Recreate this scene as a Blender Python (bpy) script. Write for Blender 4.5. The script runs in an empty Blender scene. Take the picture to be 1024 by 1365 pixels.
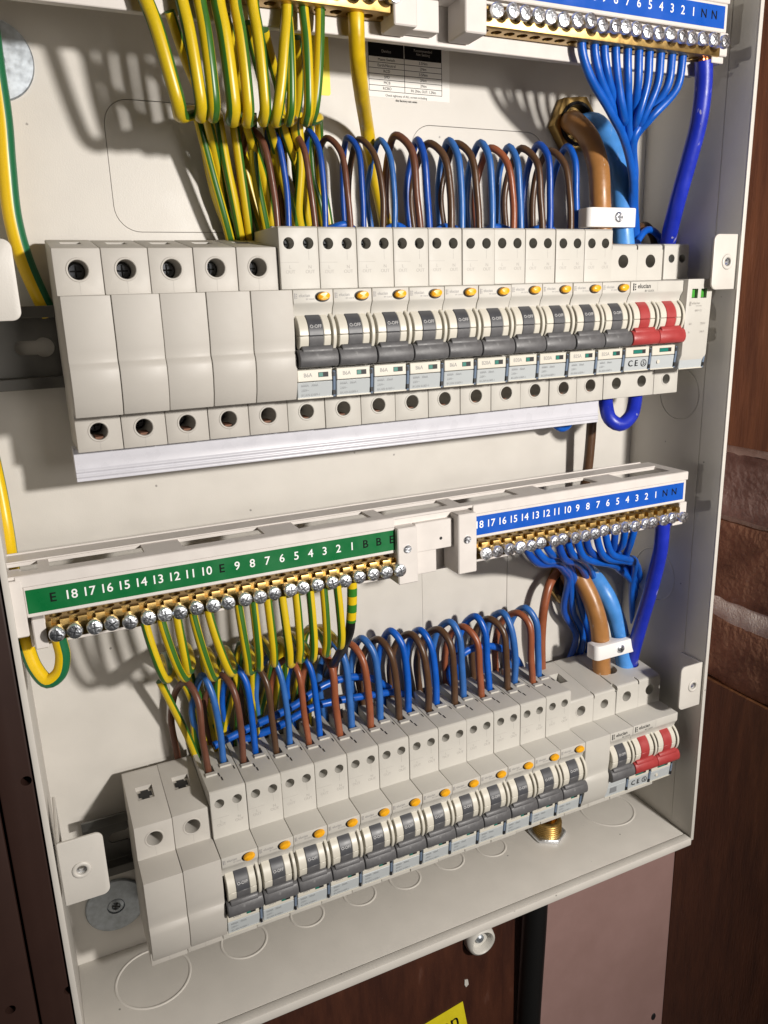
import bpy, bmesh, math, random
from mathutils import Vector, Matrix
from math import sin, cos, pi, radians
random.seed(7)
scn = bpy.context.scene
COL = scn.collection
MM = 0.001
# All modelling is in millimetres: X right, D towards the viewer, Z up  ->  world (X, -D, Z) in metres.
def P(X, D, Z): return Vector((X * MM, -D * MM, Z * MM))

# ------------------------------------------------------------------ camera
CX, CD, CZ = -17.54, 335.86, 16.25
FPX = 1034.47
w = Vector((0.2540, -0.4310, -0.0890))
RC = Matrix.Rotation(w.length, 3, w.normalized())
A = Matrix(((1, 0, 0), (0, 0, -1), (0, 1, 0)))
cam = bpy.data.cameras.new('camera'); cam_ob = bpy.data.objects.new('camera', cam); COL.objects.link(cam_ob)
rot = (Matrix(((1, 0, 0), (0, -1, 0), (0, 0, -1))) @ RC @ A).transposed()
cam_ob.matrix_world = Matrix.Translation(P(CX, CD, CZ)) @ rot.to_4x4()
cam.sensor_fit = 'VERTICAL'; cam.sensor_height = 24.0; cam.lens = 24.0 * FPX / 1365.0
cam.clip_start = 0.01; cam.clip_end = 20
cam.dof.use_dof = False
scn.camera = cam_ob
def at(u, v, D=None, X=None, Z=None):
    """point of the place seen at photo pixel (u, v) on the plane D, X or Z (mm)"""
    d = RC.transposed() @ Vector(((u - 512) / FPX, (v - 682.5) / FPX, 1))
    d = Vector((d.x, -d.z, -d.y)); C = Vector((CX, CD, CZ))
    t = (D - C.y) / d.y if D is not None else (X - C.x) / d.x if X is not None else (Z - C.z) / d.z
    return C + d * t

# ------------------------------------------------------------------ world and lamps
wd = bpy.data.worlds.new('World'); scn.world = wd; wd.use_nodes = True
bg = wd.node_tree.nodes['Background']; bg.inputs[0].default_value = (1.0, 0.93, 0.86, 1); bg.inputs[1].default_value = 0.014
def lamp(name, pos, target, power, size, color):
    l = bpy.data.lights.new(name, 'AREA'); l.shape = 'DISK'; l.size = size * MM; l.energy = power; l.color = color
    o = bpy.data.objects.new(name, l); COL.objects.link(o)
    p, t = P(*pos), P(*target)
    o.location = p; o.rotation_euler = (t - p).to_track_quat('-Z', 'Y').to_euler()
    return o
lamp('work_lamp', (368, 680, 118), (130, -20, -110), 7.2, 50, (1.0, 0.95, 0.89))
lamp('fill_light', (310, 900, -40), (100, 0, -170), 1.0, 220, (1.0, 0.94, 0.88))  # broad fill added to even out the work lamp, no real source
vs = scn.view_settings
vs.view_transform = 'Standard'; vs.look = 'None'; vs.gamma = 1.0; vs.exposure = 0.0
scn.cycles.max_bounces = 8; scn.cycles.diffuse_bounces = 3; scn.cycles.glossy_bounces = 4
scn.cycles.sample_clamp_indirect = 4.0
try: scn.cycles.use_denoising = True
except Exception: pass

# ------------------------------------------------------------------ materials
M = {}
def mat(name, col, rough=0.45, metal=0.0, var=0.0, vscale=120, bump=0.0, bscale=900, coat=0.0, spec=0.5):
    m = bpy.data.materials.new(name); m.use_nodes = True
    nt = m.node_tree; b = nt.nodes['Principled BSDF']
    b.inputs['Base Color'].default_value = (*col, 1); b.inputs['Roughness'].default_value = rough
    b.inputs['Metallic'].default_value = metal; b.inputs['Coat Weight'].default_value = coat
    b.inputs['Specular IOR Level'].default_value = spec
    tc = nt.nodes.new('ShaderNodeTexCoord')
    if var:
        n = nt.nodes.new('ShaderNodeTexNoise'); n.inputs['Scale'].default_value = vscale; n.inputs['Detail'].default_value = 5
        nt.links.new(tc.outputs['Object'], n.inputs['Vector'])
        r = nt.nodes.new('ShaderNodeMapRange'); r.inputs[1].default_value = 0.3; r.inputs[2].default_value = 0.7
        r.inputs[3].default_value = 1 - var; r.inputs[4].default_value = 1 + var
        nt.links.new(n.outputs[0], r.inputs[0])
        mx = nt.nodes.new('ShaderNodeVectorMath'); mx.operation = 'MULTIPLY'; mx.inputs[0].default_value = col
        nt.links.new(r.outputs[0], mx.inputs[1]); nt.links.new(mx.outputs[0], b.inputs['Base Color'])
        r2 = nt.nodes.new('ShaderNodeMapRange'); r2.inputs[1].default_value = 0.3; r2.inputs[2].default_value = 0.7
        r2.inputs[3].default_value = max(0.03, rough - 0.08); r2.inputs[4].default_value = min(1, rough + 0.08)
        nt.links.new(n.outputs[0], r2.inputs[0]); nt.links.new(r2.outputs[0], b.inputs['Roughness'])
    if bump:
        n2 = nt.nodes.new('ShaderNodeTexNoise'); n2.inputs['Scale'].default_value = bscale; n2.inputs['Detail'].default_value = 3
        nt.links.new(tc.outputs['Object'], n2.inputs['Vector'])
        bp_ = nt.nodes.new('ShaderNodeBump'); bp_.inputs['Strength'].default_value = bump; bp_.inputs['Distance'].default_value = 0.0004
        nt.links.new(n2.outputs[0], bp_.inputs['Height']); nt.links.new(bp_.outputs[0], b.inputs['Normal'])
    M[name] = m
    return m
mat('paint', (0.60, 0.572, 0.525), 0.45, var=0.03, vscale=60, bump=0.12, bscale=1500)
mat('module', (0.53, 0.51, 0.465), 0.52, var=0.02, vscale=80, bump=0.06, bscale=3000)
mat('blank', (0.485, 0.46, 0.42), 0.54, var=0.02, vscale=60, bump=0.05, bscale=2500)
mat('cream', (0.62, 0.59, 0.51), 0.36, var=0.02)
mat('tray', (0.66, 0.62, 0.585), 0.45, var=0.03, bump=0.05, bscale=2500)
mat('pvc_white', (0.58, 0.58, 0.63), 0.30, var=0.02)
mat('clamp', (0.86, 0.84, 0.82), 0.35)
mat('lever', (0.105, 0.104, 0.108), 0.45, var=0.12, vscale=300, bump=0.15, bscale=2500)
mat('drum', (0.062, 0.064, 0.072), 0.42, var=0.08)
mat('lever_red', (0.37, 0.045, 0.045), 0.42, var=0.08, vscale=200, bump=0.1, bscale=2500)
mat('button', (0.88, 0.42, 0.015), 0.35, var=0.08, vscale=500)
mat('card', (0.47, 0.50, 0.51), 0.22, coat=0.6)
mat('clip', (0.16, 0.21, 0.29), 0.12, coat=0.8)
mat('dark', (0.010, 0.010, 0.011), 0.6)
mat('flag', (0.0, 0.16, 0.12), 0.4)
mat('flag_green', (0.05, 0.30, 0.03), 0.4)
mat('ink', (0.008, 0.008, 0.009), 0.7, spec=0.1)
mat('ink_grey', (0.27, 0.26, 0.26), 0.6)
mat('ink_faint', (0.42, 0.40, 0.37), 0.6)
mat('ink_card', (0.20, 0.21, 0.22), 0.5)
mat('ink_white', (0.85, 0.85, 0.85), 0.5)
mat('ink_pale', (0.50, 0.50, 0.50), 0.5)
mat('label_green', (0.003, 0.135, 0.035), 0.34, var=0.05)
mat('label_blue', (0.005, 0.085, 0.46), 0.34, var=0.05)
mat('brass', (0.47, 0.315, 0.115), 0.40, 1.0, var=0.12, vscale=250)
mat('zinc', (0.82, 0.85, 0.90), 0.34, 1.0, var=0.15, vscale=600, bump=0.6, bscale=900)
mat('zinc_shade', (0.20, 0.21, 0.23), 0.3, 1.0)  # darker copy of zinc: shade inside deep terminal holes put into the colour
mat('zinc_slot', (0.22, 0.23, 0.25), 0.38, 1.0, var=0.3, vscale=900)
mat('zinc_dull', (0.42, 0.46, 0.50), 0.42, 0.75, var=0.18, vscale=350)
mat('steel_rail', (0.15, 0.147, 0.138), 0.42, 0.8, var=0.1, vscale=80)
mat('copper', (0.85, 0.36, 0.16), 0.3, 1.0, var=0.25, vscale=900, bump=0.4, bscale=1200)
mat('copper_dull', (0.16, 0.075, 0.045), 0.6, 0.4)
mat('sticker', (0.74, 0.72, 0.68), 0.5)
mat('sticker_yellow', (0.78, 0.66, 0.02), 0.42, var=0.05)
mat('plug', (0.62, 0.60, 0.55), 0.5, var=0.1)
mat('black_pipe', (0.006, 0.006, 0.006), 0.5)
WIRES = dict(blue=(0.004, 0.092, 0.46), blue_mid=(0.032, 0.130, 0.40), blue_dark=(0.006, 0.06, 0.34), blue_royal=(0.012, 0.028, 0.40),
             brown=(0.135, 0.052, 0.030), brown_dark=(0.085, 0.042, 0.020), brown_red=(0.27, 0.080, 0.034),
             tail_brown=(0.36, 0.165, 0.050), tail_blue=(0.065, 0.26, 0.66), black=(0.008, 0.008, 0.009), yellow=(0.66, 0.44, 0.008))
for k, c in WIRES.items(): mat('wire_' + k, c, 0.36, var=0.13, vscale=130, bump=0.22, bscale=320)
def earth_mat(name, green, yellow, along=False, share=0.30):
    m = mat(name, yellow, 0.34); nt = m.node_tree; b = nt.nodes['Principled BSDF']
    uv = nt.nodes.new('ShaderNodeUVMap'); uv.uv_map = 'UV'
    sp = nt.nodes.new('ShaderNodeSeparateXYZ'); nt.links.new(uv.outputs[0], sp.inputs[0])
    mu = nt.nodes.new('ShaderNodeMath'); mu.operation = 'MULTIPLY'; mu.inputs[1].default_value = 2.0 if not along else 120.0
    nt.links.new(sp.outputs[1 if along else 0], mu.inputs[0])
    fr = nt.nodes.new('ShaderNodeMath'); fr.operation = 'FRACT'; nt.links.new(mu.outputs[0], fr.inputs[0])
    lt = nt.nodes.new('ShaderNodeMath'); lt.operation = 'LESS_THAN'; lt.inputs[1].default_value = share
    nt.links.new(fr.outputs[0], lt.inputs[0])
    mx = nt.nodes.new('ShaderNodeMix'); mx.data_type = 'RGBA'; mx.inputs[6].default_value = (*yellow, 1); mx.inputs[7].default_value = (*green, 1)
    nt.links.new(lt.outputs[0], mx.inputs[0])
    n = nt.nodes.new('ShaderNodeTexNoise'); n.inputs['Scale'].default_value = 180
    r = nt.nodes.new('ShaderNodeMapRange'); r.inputs[3].default_value = 0.78; r.inputs[4].default_value = 1.15
    nt.links.new(n.outputs[0], r.inputs[0])
    ml = nt.nodes.new('ShaderNodeVectorMath'); ml.operation = 'MULTIPLY'
    nt.links.new(mx.outputs[2], ml.inputs[0]); nt.links.new(r.outputs[0], ml.inputs[1]); nt.links.new(ml.outputs[0], b.inputs['Base Color'])
earth_mat('wire_earth', (0.038, 0.135, 0.018), (0.64, 0.46, 0.012), share=0.37)
earth_mat('wire_earth_thick', (0.012, 0.14, 0.055), (0.76, 0.50, 0.006), share=0.40)
earth_mat('wire_earth_tape', (0.035, 0.20, 0.02), (0.72, 0.50, 0.010), along=True, share=0.5)

def specks(m):
    """a few tiny dark specks of dirt on the paint"""
    nt = m.node_tree; b = nt.nodes['Principled BSDF']; tc = [n for n in nt.nodes if n.type == 'TEX_COORD'][0]
    src = b.inputs['Base Color'].links[0].from_socket
    v = nt.nodes.new('ShaderNodeTexVoronoi'); v.inputs['Scale'].default_value = 62
    nt.links.new(tc.outputs['Object'], v.inputs['Vector'])
    n = nt.nodes.new('ShaderNodeTexNoise'); n.inputs['Scale'].default_value = 900; nt.links.new(tc.outputs['Object'], n.inputs['Vector'])
    ad = nt.nodes.new('ShaderNodeMath'); ad.operation = 'MULTIPLY_ADD'; ad.inputs[1].default_value = 0.06; nt.links.new(n.outputs[0], ad.inputs[0]); nt.links.new(v.outputs[0], ad.inputs[2])
    lt = nt.nodes.new('ShaderNodeMapRange'); lt.inputs[1].default_value = 0.055; lt.inputs[2].default_value = 0.075; lt.inputs[3].default_value = 0.45; lt.inputs[4].default_value = 1.0
    nt.links.new(ad.outputs[0], lt.inputs[0])
    mx = nt.nodes.new('ShaderNodeVectorMath'); mx.operation = 'MULTIPLY'
    nt.links.new(src, mx.inputs[0]); nt.links.new(lt.outputs[0], mx.inputs[1]); nt.links.new(mx.outputs[0], b.inputs['Base Color'])
specks(M['paint'])
def scuffs(m, col, scale, lo, stretch):
    """pale rub marks on a cable sheath"""
    nt = m.node_tree; b = nt.nodes['Principled BSDF']; tc = [n for n in nt.nodes if n.type == 'TEX_COORD'][0]
    src = b.inputs['Base Color'].links[0].from_socket
    mp = nt.nodes.new('ShaderNodeMapping'); mp.inputs['Scale'].default_value = stretch; nt.links.new(tc.outputs['Object'], mp.inputs['Vector'])
    n = nt.nodes.new('ShaderNodeTexNoise'); n.inputs['Scale'].default_value = scale; n.inputs['Detail'].default_value = 4; nt.links.new(mp.outputs[0], n.inputs['Vector'])
    r = nt.nodes.new('ShaderNodeMapRange'); r.inputs[1].default_value = lo; r.inputs[2].default_value = lo + .06; r.inputs[4].default_value = 0.5; nt.links.new(n.outputs[0], r.inputs[0])
    mx = nt.nodes.new('ShaderNodeMix'); mx.data_type = 'RGBA'; nt.links.new(r.outputs[0], mx.inputs[0]); nt.links.new(src, mx.inputs[6]); mx.inputs[7].default_value = (*col, 1)
    nt.links.new(mx.outputs[2], b.inputs['Base Color'])
for k in ('tail_brown', 'tail_blue', 'blue_royal', 'yellow'): scuffs(M['wire_' + k], (0.62, 0.58, 0.52), 190, 0.665, (1.6, 1.6, .6))
scuffs(M['lever'], (0.22, 0.22, 0.22), 260, 0.68, (1, 1, 1))
def rough_mat(name, cols, scale, stretch=(1, 1, 1), bump=0.5, rough=0.6, dist=0.002, lo=0.35, hi=0.65, detail=8):
    m = bpy.data.materials.new(name); m.use_nodes = True; nt = m.node_tree; b = nt.nodes['Principled BSDF']
    b.inputs['Roughness'].default_value = rough
    tc = nt.nodes.new('ShaderNodeTexCoord'); mp = nt.nodes.new('ShaderNodeMapping'); mp.inputs['Scale'].default_value = stretch
    nt.links.new(tc.outputs['Object'], mp.inputs['Vector'])
    n = nt.nodes.new('ShaderNodeTexNoise'); n.inputs['Scale'].default_value = scale; n.inputs['Detail'].default_value = detail; n.inputs['Roughness'].default_value = 0.65
    nt.links.new(mp.outputs[0], n.inputs['Vector'])
    cr = nt.nodes.new('ShaderNodeValToRGB'); el = cr.color_ramp.elements
    el[0].position = lo; el[0].color = (*cols[0], 1); el[1].position = hi; el[1].color = (*cols[1], 1)
    if len(cols) > 2:
        e = el.new(min(0.98, hi + 0.12)); e.color = (*cols[2], 1)
    nt.links.new(n.outputs[0], cr.inputs[0]); nt.links.new(cr.outputs[0], b.inputs['Base Color'])
    n2 = nt.nodes.new('ShaderNodeTexNoise'); n2.inputs['Scale'].default_value = scale * 7; n2.inputs['Detail'].default_value = 8
    nt.links.new(mp.outputs[0], n2.inputs['Vector'])
    bm_ = nt.nodes.new('ShaderNodeBump'); bm_.inputs['Strength'].default_value = bump; bm_.inputs['Distance'].default_value = dist
    nt.links.new(n2.outputs[0], bm_.inputs['Height']); nt.links.new(bm_.outputs[0], b.inputs['Normal'])
    M[name] = m
rough_mat('pink_plaster', ((0.30, 0.185, 0.165), (0.35, 0.22, 0.20)), 14, bump=0.25, rough=0.55, dist=0.0006)
rough_mat('brick_dark', ((0.17, 0.078, 0.044), (0.36, 0.185, 0.110), (0.60, 0.42, 0.34)), 30, bump=0.8, rough=0.6, dist=0.0022)
rough_mat('brick_grey', ((0.24, 0.150, 0.125), (0.54, 0.40, 0.36), (0.72, 0.62, 0.57)), 34, bump=0.8, rough=0.65, dist=0.0022)
rough_mat('mortar', ((0.70, 0.60, 0.53), (0.90, 0.84, 0.77)), 120, bump=0.7, rough=0.9, dist=0.0012)
rough_mat('brown_board', ((0.22, 0.095, 0.036), (0.46, 0.225, 0.095), (0.58, 0.36, 0.23)), 40, (1, 3.0, 0.35), bump=0.35, rough=0.45, dist=0.001)
rough_mat('dark_board', ((0.034, 0.011, 0.007), (0.070, 0.023, 0.012), (0.11, 0.05, 0.035)), 34, (2.2, 2.2, 0.4), bump=0.35, rough=0.45, dist=0.001)
rough_mat('brown_board_dark', ((0.11, 0.046, 0.018), (0.22, 0.098, 0.040), (0.36, 0.20, 0.12)), 44, (1, 3.0, 0.4), bump=0.5, rough=0.5, dist=0.001)
rough_mat('dark_panel', ((0.026, 0.011, 0.008), (0.032, 0.014, 0.010)), 20, bump=0.1, rough=0.5, dist=0.0004)

# ------------------------------------------------------------------ mesh helpers
def newbm(): return bmesh.new()
def V(bm, X, D, Z): return bm.verts.new((X, -D, Z))
def box(bm, x0, x1, d0, d1, z0, z1):
    vs_ = [V(bm, x, d, z) for x in (x0, x1) for d in (d0, d1) for z in (z0, z1)]
    for f in ((0, 1, 3, 2), (4, 6, 7, 5), (0, 4, 5, 1), (2, 3, 7, 6), (0, 2, 6, 4), (1, 5, 7, 3)): bm.faces.new([vs_[i] for i in f])
def prism(bm, prof, x0, x1):
    """profile of (D, Z) points pushed along X"""
    a = [V(bm, x0, d, z) for d, z in prof]; b = [V(bm, x1, d, z) for d, z in prof]
    bm.faces.new(a); bm.faces.new(b[::-1]); n = len(prof)
    for i in range(n): bm.faces.new((a[i], b[i], b[(i + 1) % n], a[(i + 1) % n]))
def prism_z(bm, prof, z0, z1):
    a = [V(bm, x, d, z0) for x, d in prof]; b = [V(bm, x, d, z1) for x, d in prof]
    bm.faces.new(a); bm.faces.new(b[::-1]); n = len(prof)
    for i in range(n): bm.faces.new((a[i], b[i], b[(i + 1) % n], a[(i + 1) % n]))
def prism_d(bm, prof, d0, d1):
    a = [V(bm, x, d0, z) for x, z in prof]; b = [V(bm, x, d1, z) for x, z in prof]
    bm.faces.new(a); bm.faces.new(b[::-1]); n = len(prof)
    for i in range(n): bm.faces.new((a[i], b[i], b[(i + 1) % n], a[(i + 1) % n]))
def lathe(bm, prof, c, axis='D', seg=24):
    """profile of (radius, height) turned about an axis through c=(X, D, Z)"""
    rings = []
    for r, h in prof:
        ring = []
        for k in range(seg if r > 1e-6 else 1):
            a = 2 * pi * k / seg; p, q = r * cos(a), r * sin(a)
            if axis == 'D': ring.append(V(bm, c[0] + p, c[1] + h, c[2] + q))
            elif axis == 'X': ring.append(V(bm, c[0] + h, c[1] + p, c[2] + q))
            else: ring.append(V(bm, c[0] + p, c[1] + q, c[2] + h))
        rings.append(ring)
    for A_, B_ in zip(rings, rings[1:]):
        for k in range(seg):
            k2 = (k + 1) % seg
            if len(A_) == 1 and len(B_) == 1: break
            if len(A_) == 1: bm.faces.new((A_[0], B_[k], B_[k2]))
            elif len(B_) == 1: bm.faces.new((A_[k], B_[0], A_[k2]))
            else: bm.faces.new((A_[k], B_[k], B_[k2], A_[k2]))
def cyl(bm, c, axis, r, h0, h1, seg=24): lathe(bm, [(0, h0), (r, h0), (r, h1), (0, h1)], c, axis, seg)
def torus(bm, c, axis, R, r, seg=32, rs=8, flat=1.0):
    prof = [(R + r * cos(2 * pi * k / rs), flat * r * sin(2 * pi * k / rs)) for k in range(rs + 1)]
    lathe(bm, prof, c, axis, seg); bmesh.ops.remove_doubles(bm, verts=bm.verts, dist=1e-4)
def bev(bm, off=0.35, seg=1, ang=30):
    bmesh.ops.recalc_face_normals(bm, faces=bm.faces)
    es = [e for e in bm.edges if len(e.link_faces) == 2 and e.calc_face_angle(0) > radians(ang)]
    if es: bmesh.ops.bevel(bm, geom=es, offset=off, segments=seg, affect='EDGES', clamp_overlap=True, profile=0.5)
def mesh(bm, name, sharp=32):
    bmesh.ops.recalc_face_normals(bm, faces=bm.faces)
    me = bpy.data.meshes.new(name); bm.to_mesh(me); bm.free()
    me.transform(Matrix.Scale(MM, 4))
    for p in me.polygons: p.use_smooth = True
    me.set_sharp_from_angle(angle=radians(sharp))
    return me
def obj(name, bm, m, parent=None, loc=None, sharp=32):
    me = mesh(bm, name, sharp) if isinstance(bm, bmesh.types.BMesh) else bm
    o = bpy.data.objects.new(name, me); COL.objects.link(o)
    if m: 
        me.materials.clear(); me.materials.append(M[m])
    if parent: o.parent = parent
    if loc: o.location = P(*loc)
    return o
def inst(name, me, parent=None, loc=None):
    o = bpy.data.objects.new(name, me); COL.objects.link(o)
    if parent: o.parent = parent
    if loc: o.location = P(*loc)
    return o
def cut(me, bms):
    """mesh minus cutters, baked"""
    a = bpy.data.objects.new('work', me); COL.objects.link(a); tmp = []
    for b in bms:
        c = bpy.data.objects.new('work', mesh(b, 'work')); COL.objects.link(c); tmp.append(c)
        md = a.modifiers.new('b', 'BOOLEAN'); md.operation = 'DIFFERENCE'; md.solver = 'EXACT'; md.object = c
    dg = bpy.context.evaluated_depsgraph_get()
    out = bpy.data.meshes.new_from_object(a.evaluated_get(dg), depsgraph=dg)
    for c in tmp + [a]: bpy.data.objects.remove(c)
    for p in out.polygons: p.use_smooth = True
    out.set_sharp_from_angle(angle=radians(28))
    return out
def thing(name, label, cat, loc=(0, 0, 0), group=None):
    o = bpy.data.objects.new(name, None); COL.objects.link(o); o.location = P(*loc); o.empty_display_size = 0.01
    o['label'] = label; o['category'] = cat
    if group: o['group'] = group
    return o
def tag(o, label, cat, group=None):
    o['label'] = label; o['category'] = cat
    if group: o['group'] = group
    return o
def copy_tree(o, parent=None):
    c = o.copy(); COL.objects.link(c)
    if parent: c.parent = parent
    for ch in list(o.children): copy_tree(ch, c)
    return c
def text(body, size, X, D, Z, align='CENTER', bold=0.0, rot=0.0, tilt=0.0, sx=1.0, thick=0.02):
    """flat lettering on a face turned to the viewer; size is the cap height in mm"""
    c = bpy.data.curves.new('t', 'FONT'); c.body = body; c.size = size / 0.70; c.align_x = align; c.align_y = 'CENTER'
    c.offset = bold; c.extrude = thick; c.resolution_u = 3; c.space_line = 0.95
    o = bpy.data.objects.new('t', c); COL.objects.link(o)
    dg = bpy.context.evaluated_depsgraph_get()
    me = bpy.data.meshes.new_from_object(o.evaluated_get(dg), depsgraph=dg)
    bpy.data.objects.remove(o); bpy.data.curves.remove(c)
    me.transform(Matrix.Translation((X, -D, Z)) @ Matrix.Rotation(radians(tilt), 4, 'X') @ Matrix.Rotation(pi / 2, 4, 'X') @ Matrix.Rotation(rot, 4, 'Z') @ Matrix.Diagonal((sx, 1, 1, 1)))
    me.transform(Matrix.Scale(MM, 4))
    return me
def join(meshes):
    bm = newbm()
    for me in meshes: bm.from_mesh(me)
    me = bpy.data.meshes.new('lettering'); bm.to_mesh(me); bm.free(); return me
def smooth_path(pts, step=2.0):
    pts = [Vector(p) for p in pts]
    if len(pts) < 3:
        n = max(2, int((pts[1] - pts[0]).length / step)); return [pts[0].lerp(pts[1], i / n) for i in range(n + 1)]
    e = [pts[0] * 2 - pts[1]] + pts + [pts[-1] * 2 - pts[-2]]; out = []
    for i in range(1, len(e) - 2):
        p0, p1, p2, p3 = e[i - 1:i + 3]
        t1 = max((p1 - p0).length, 1e-3) ** .5; t2 = max((p2 - p1).length, 1e-3) ** .5; t3 = max((p3 - p2).length, 1e-3) ** .5
        m1 = (p1 - p0) / t1 - (p2 - p0) / (t1 + t2) + (p2 - p1) / t2; m2 = (p2 - p1) / t2 - (p3 - p1) / (t2 + t3) + (p3 - p2) / t3
        m1 *= t2; m2 *= t2
        n = max(2, int((p2 - p1).length / step))
        for k in range(n):
            s = k / n; h = s * s
            out.append(p1 * (2 * h * s - 3 * h + 1) + m1 * (h * s - 2 * h + s) + p2 * (-2 * h * s + 3 * h) + m2 * (h * s - h))
    out.append(pts[-1]); return out
def tube(name, pts, r, m, twist=0.0, seg=12, spin=0.0, parent=None, step=2.0):
    """round cable through points (X, D, Z); u of its UV runs round it, v along it in metres"""
    path = [Vector((p[0], -p[1], p[2])) for p in smooth_path(pts, step)]
    bm = newbm(); uvl = bm.loops.layers.uv.new('UV')
    T = [(path[min(i + 1, len(path) - 1)] - path[max(i - 1, 0)]).normalized() for i in range(len(path))]
    N = T[0].orthogonal().normalized()
    if abs(T[0].y) < 0.95: N = (Vector((0, -1, 0)) - T[0] * T[0].dot(Vector((0, -1, 0)))).normalized()
    rings, Ls, L = [], [], 0.0
    for i, (p, t) in enumerate(zip(path, T)):
        N = (N - t * N.dot(t)).normalized(); B = t.cross(N)
        if i: L += (p - path[i - 1]).length
        a0 = twist + spin * L / 100.0
        rings.append([bm.verts.new(p + N * (r * cos(a0 + 2 * pi * k / seg)) + B * (r * sin(a0 + 2 * pi * k / seg))) for k in range(seg)]); Ls.append(L)
    for i in range(len(rings) - 1):
        for k in range(seg):
            k2 = (k + 1) % seg
            f = bm.faces.new((rings[i][k], rings[i][k2], rings[i + 1][k2], rings[i + 1][k]))
            for lp, uv in zip(f.loops, ((k, i), (k + 1, i), (k + 1, i + 1), (k, i + 1))): lp[uvl].uv = (uv[0] / seg, Ls[uv[1]] * MM)
    bm.faces.new(rings[0]); bm.faces.new(rings[-1][::-1])
    return obj(name, bm, m, parent, sharp=60)
ORD = ['first', 'second', 'third', 'fourth', 'fifth', 'sixth', 'seventh', 'eighth', 'ninth', 'tenth', 'eleventh', 'twelfth', 'thirteenth', 'fourteenth', 'fifteenth',
       'sixteenth', 'seventeenth', 'eighteenth', 'nineteenth', 'twentieth', 'twenty-first', 'twenty-second', 'twenty-third', 'twenty-fourth']

# ------------------------------------------------------------------ the place round the box
XL, XR, ZF, DF, DB, ZT = -32.7, 334.7, -325.0, 26.5, -47.5, 250.0
bm = newbm(); box(bm, -400, 470, -75, -52, -700, 400)
wl = obj('wall', bm, 'pink_plaster'); wl['kind'] = 'structure'
# brown board under the box on the left, the black pipe beside it and the plug on it
XB = at(690, 1300, D=-40).x
t = thing('backing_board', 'dark brown stained timber board fixed under the box, left of the black pipe', 'board', (XB - 100, -40, -440))
def split_box(x0, x1, d0, d1, z0, z1, b=0.8):
    bm = newbm(); box(bm, x0, x1, d0, d1, z0, z1); bev(bm, b, 2); return bm
obj('plank', split_box(-260, 87, -11, 0, -300, 112), 'dark_board', t)
obj('edge_strip', split_box(87.6, 99, -11, -2.5, -300, 112), 'dark_board', t)
p0, p1 = at(712, 1200, D=-40), at(708, 1365, D=-40)
tag(tube('pipe', [(p0.x + 2, -41, -328), (p0.x + 2, -41, p0.z), (p0.x - 2, -41, p1.z), (p0.x - 4, -41, p1.z - 150)], 8.8, 'black_pipe', seg=20, step=6),
    'black plastic pipe running down between the timber board and the pink wall', 'pipe')
c = at(640, 1252, D=-36)
t = thing('cable_plug', 'small round off white plug pressed into the dark board below the box', 'plug', (c.x, -40, c.z)); t.scale = (1.2, 1.2, 1.2)
bm = newbm(); lathe(bm, [(8.8, 0), (9, 3), (8.2, 6.2), (7.0, 6.8), (6.0, 6.0), (5.4, 2.5), (0, 2.0)], (0, 0, 0), 'D', 28); obj('ring', bm, 'plug', t, sharp=50)
bm = newbm(); lathe(bm, [(2.6, 2.0), (2.6, 3.4), (1.6, 4.2), (0, 4.2)], (0, 0, 0), 'D', 16); obj('rivet', bm, 'zinc_dull', t)
c = at(566, 1361, D=-39.5); c2 = at(617, 1335, D=-39.5)
t = thing('warning_sticker', 'yellow sticker with black lettering on the dark board at the bottom edge', 'sticker', (c2.x, -39.7, c2.z))
bm = newbm(); box(bm, -46, 0, 0, 0.25, -30, 0); obj('backing', bm, 'sticker_yellow', t); t.rotation_euler = (0, radians(-9), 0)
inst('lettering', text('on', 10.5, -13, 0.32, -12.5, bold=0.12), t).data.materials.append(M['ink'])
# pale chip in the board
c = at(622, 1310, D=-39.6); bm = newbm(); prism_d(bm, [(c.x - 1.5, c.z + 3), (c.x + 1, c.z + 2.4), (c.x + 1.6, c.z - 2), (c.x - .4, c.z - 3.5), (c.x - 1.6, c.z - 1)], -39.9, -39.4)
tag(obj('paint_chip', bm, 'plug'), 'small pale chip of filler on the dark board under the round plug', 'chip')

c = at(871, 1355, D=-52); bm = newbm(); lathe(bm, [(0, 0), (2.4, 0), (2.2, .5), (1.2, .7), (0, .5)], (c.x, -52, c.z), 'D', 14)
for v in bm.verts: v.co.z = c.z + (v.co.z - c.z) * 1.5
tag(obj('screw_head', bm, 'dark'), 'small dark screw head in the pink wall at the bottom right', 'screw')
# left: dark brown cladding boards beside the box
def panel(name, x0, x1, d0, d1, label, holes):
    t = thing(name, label, 'panel', (x0, d1, -450))
    bm = newbm(); box(bm, 0, x1 - x0, d0 - d1, 0, -250, 800); bev(bm, 0.8, 2); me = mesh(bm, 'panel')
    cs = newbm()
    for (u, v) in holes:
        q = at(u, v, D=d1); cyl(cs, (q.x - x0, 0, q.z + 450), 'D', 2.1, -7, 2, 20)
    me = cut(me, [cs]); me.materials.clear(); me.materials.append(M['dark_panel']); inst('board', me, t)
xa = XL - 2.0; xs = at(27, 1220, D=26).x
panel('cladding_panel', xs + 0.5, xa, 12, 26, 'dark brown screw-holed panel next to the left edge of the box', [(35, 1041), (92, 1320)])
panel('cladding_panel.001', xs - 120, xs - 0.5, 12, 26, 'dark brown panel at the bottom left corner of the photo, beyond the thin seam', [(14, 1346)])

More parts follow.
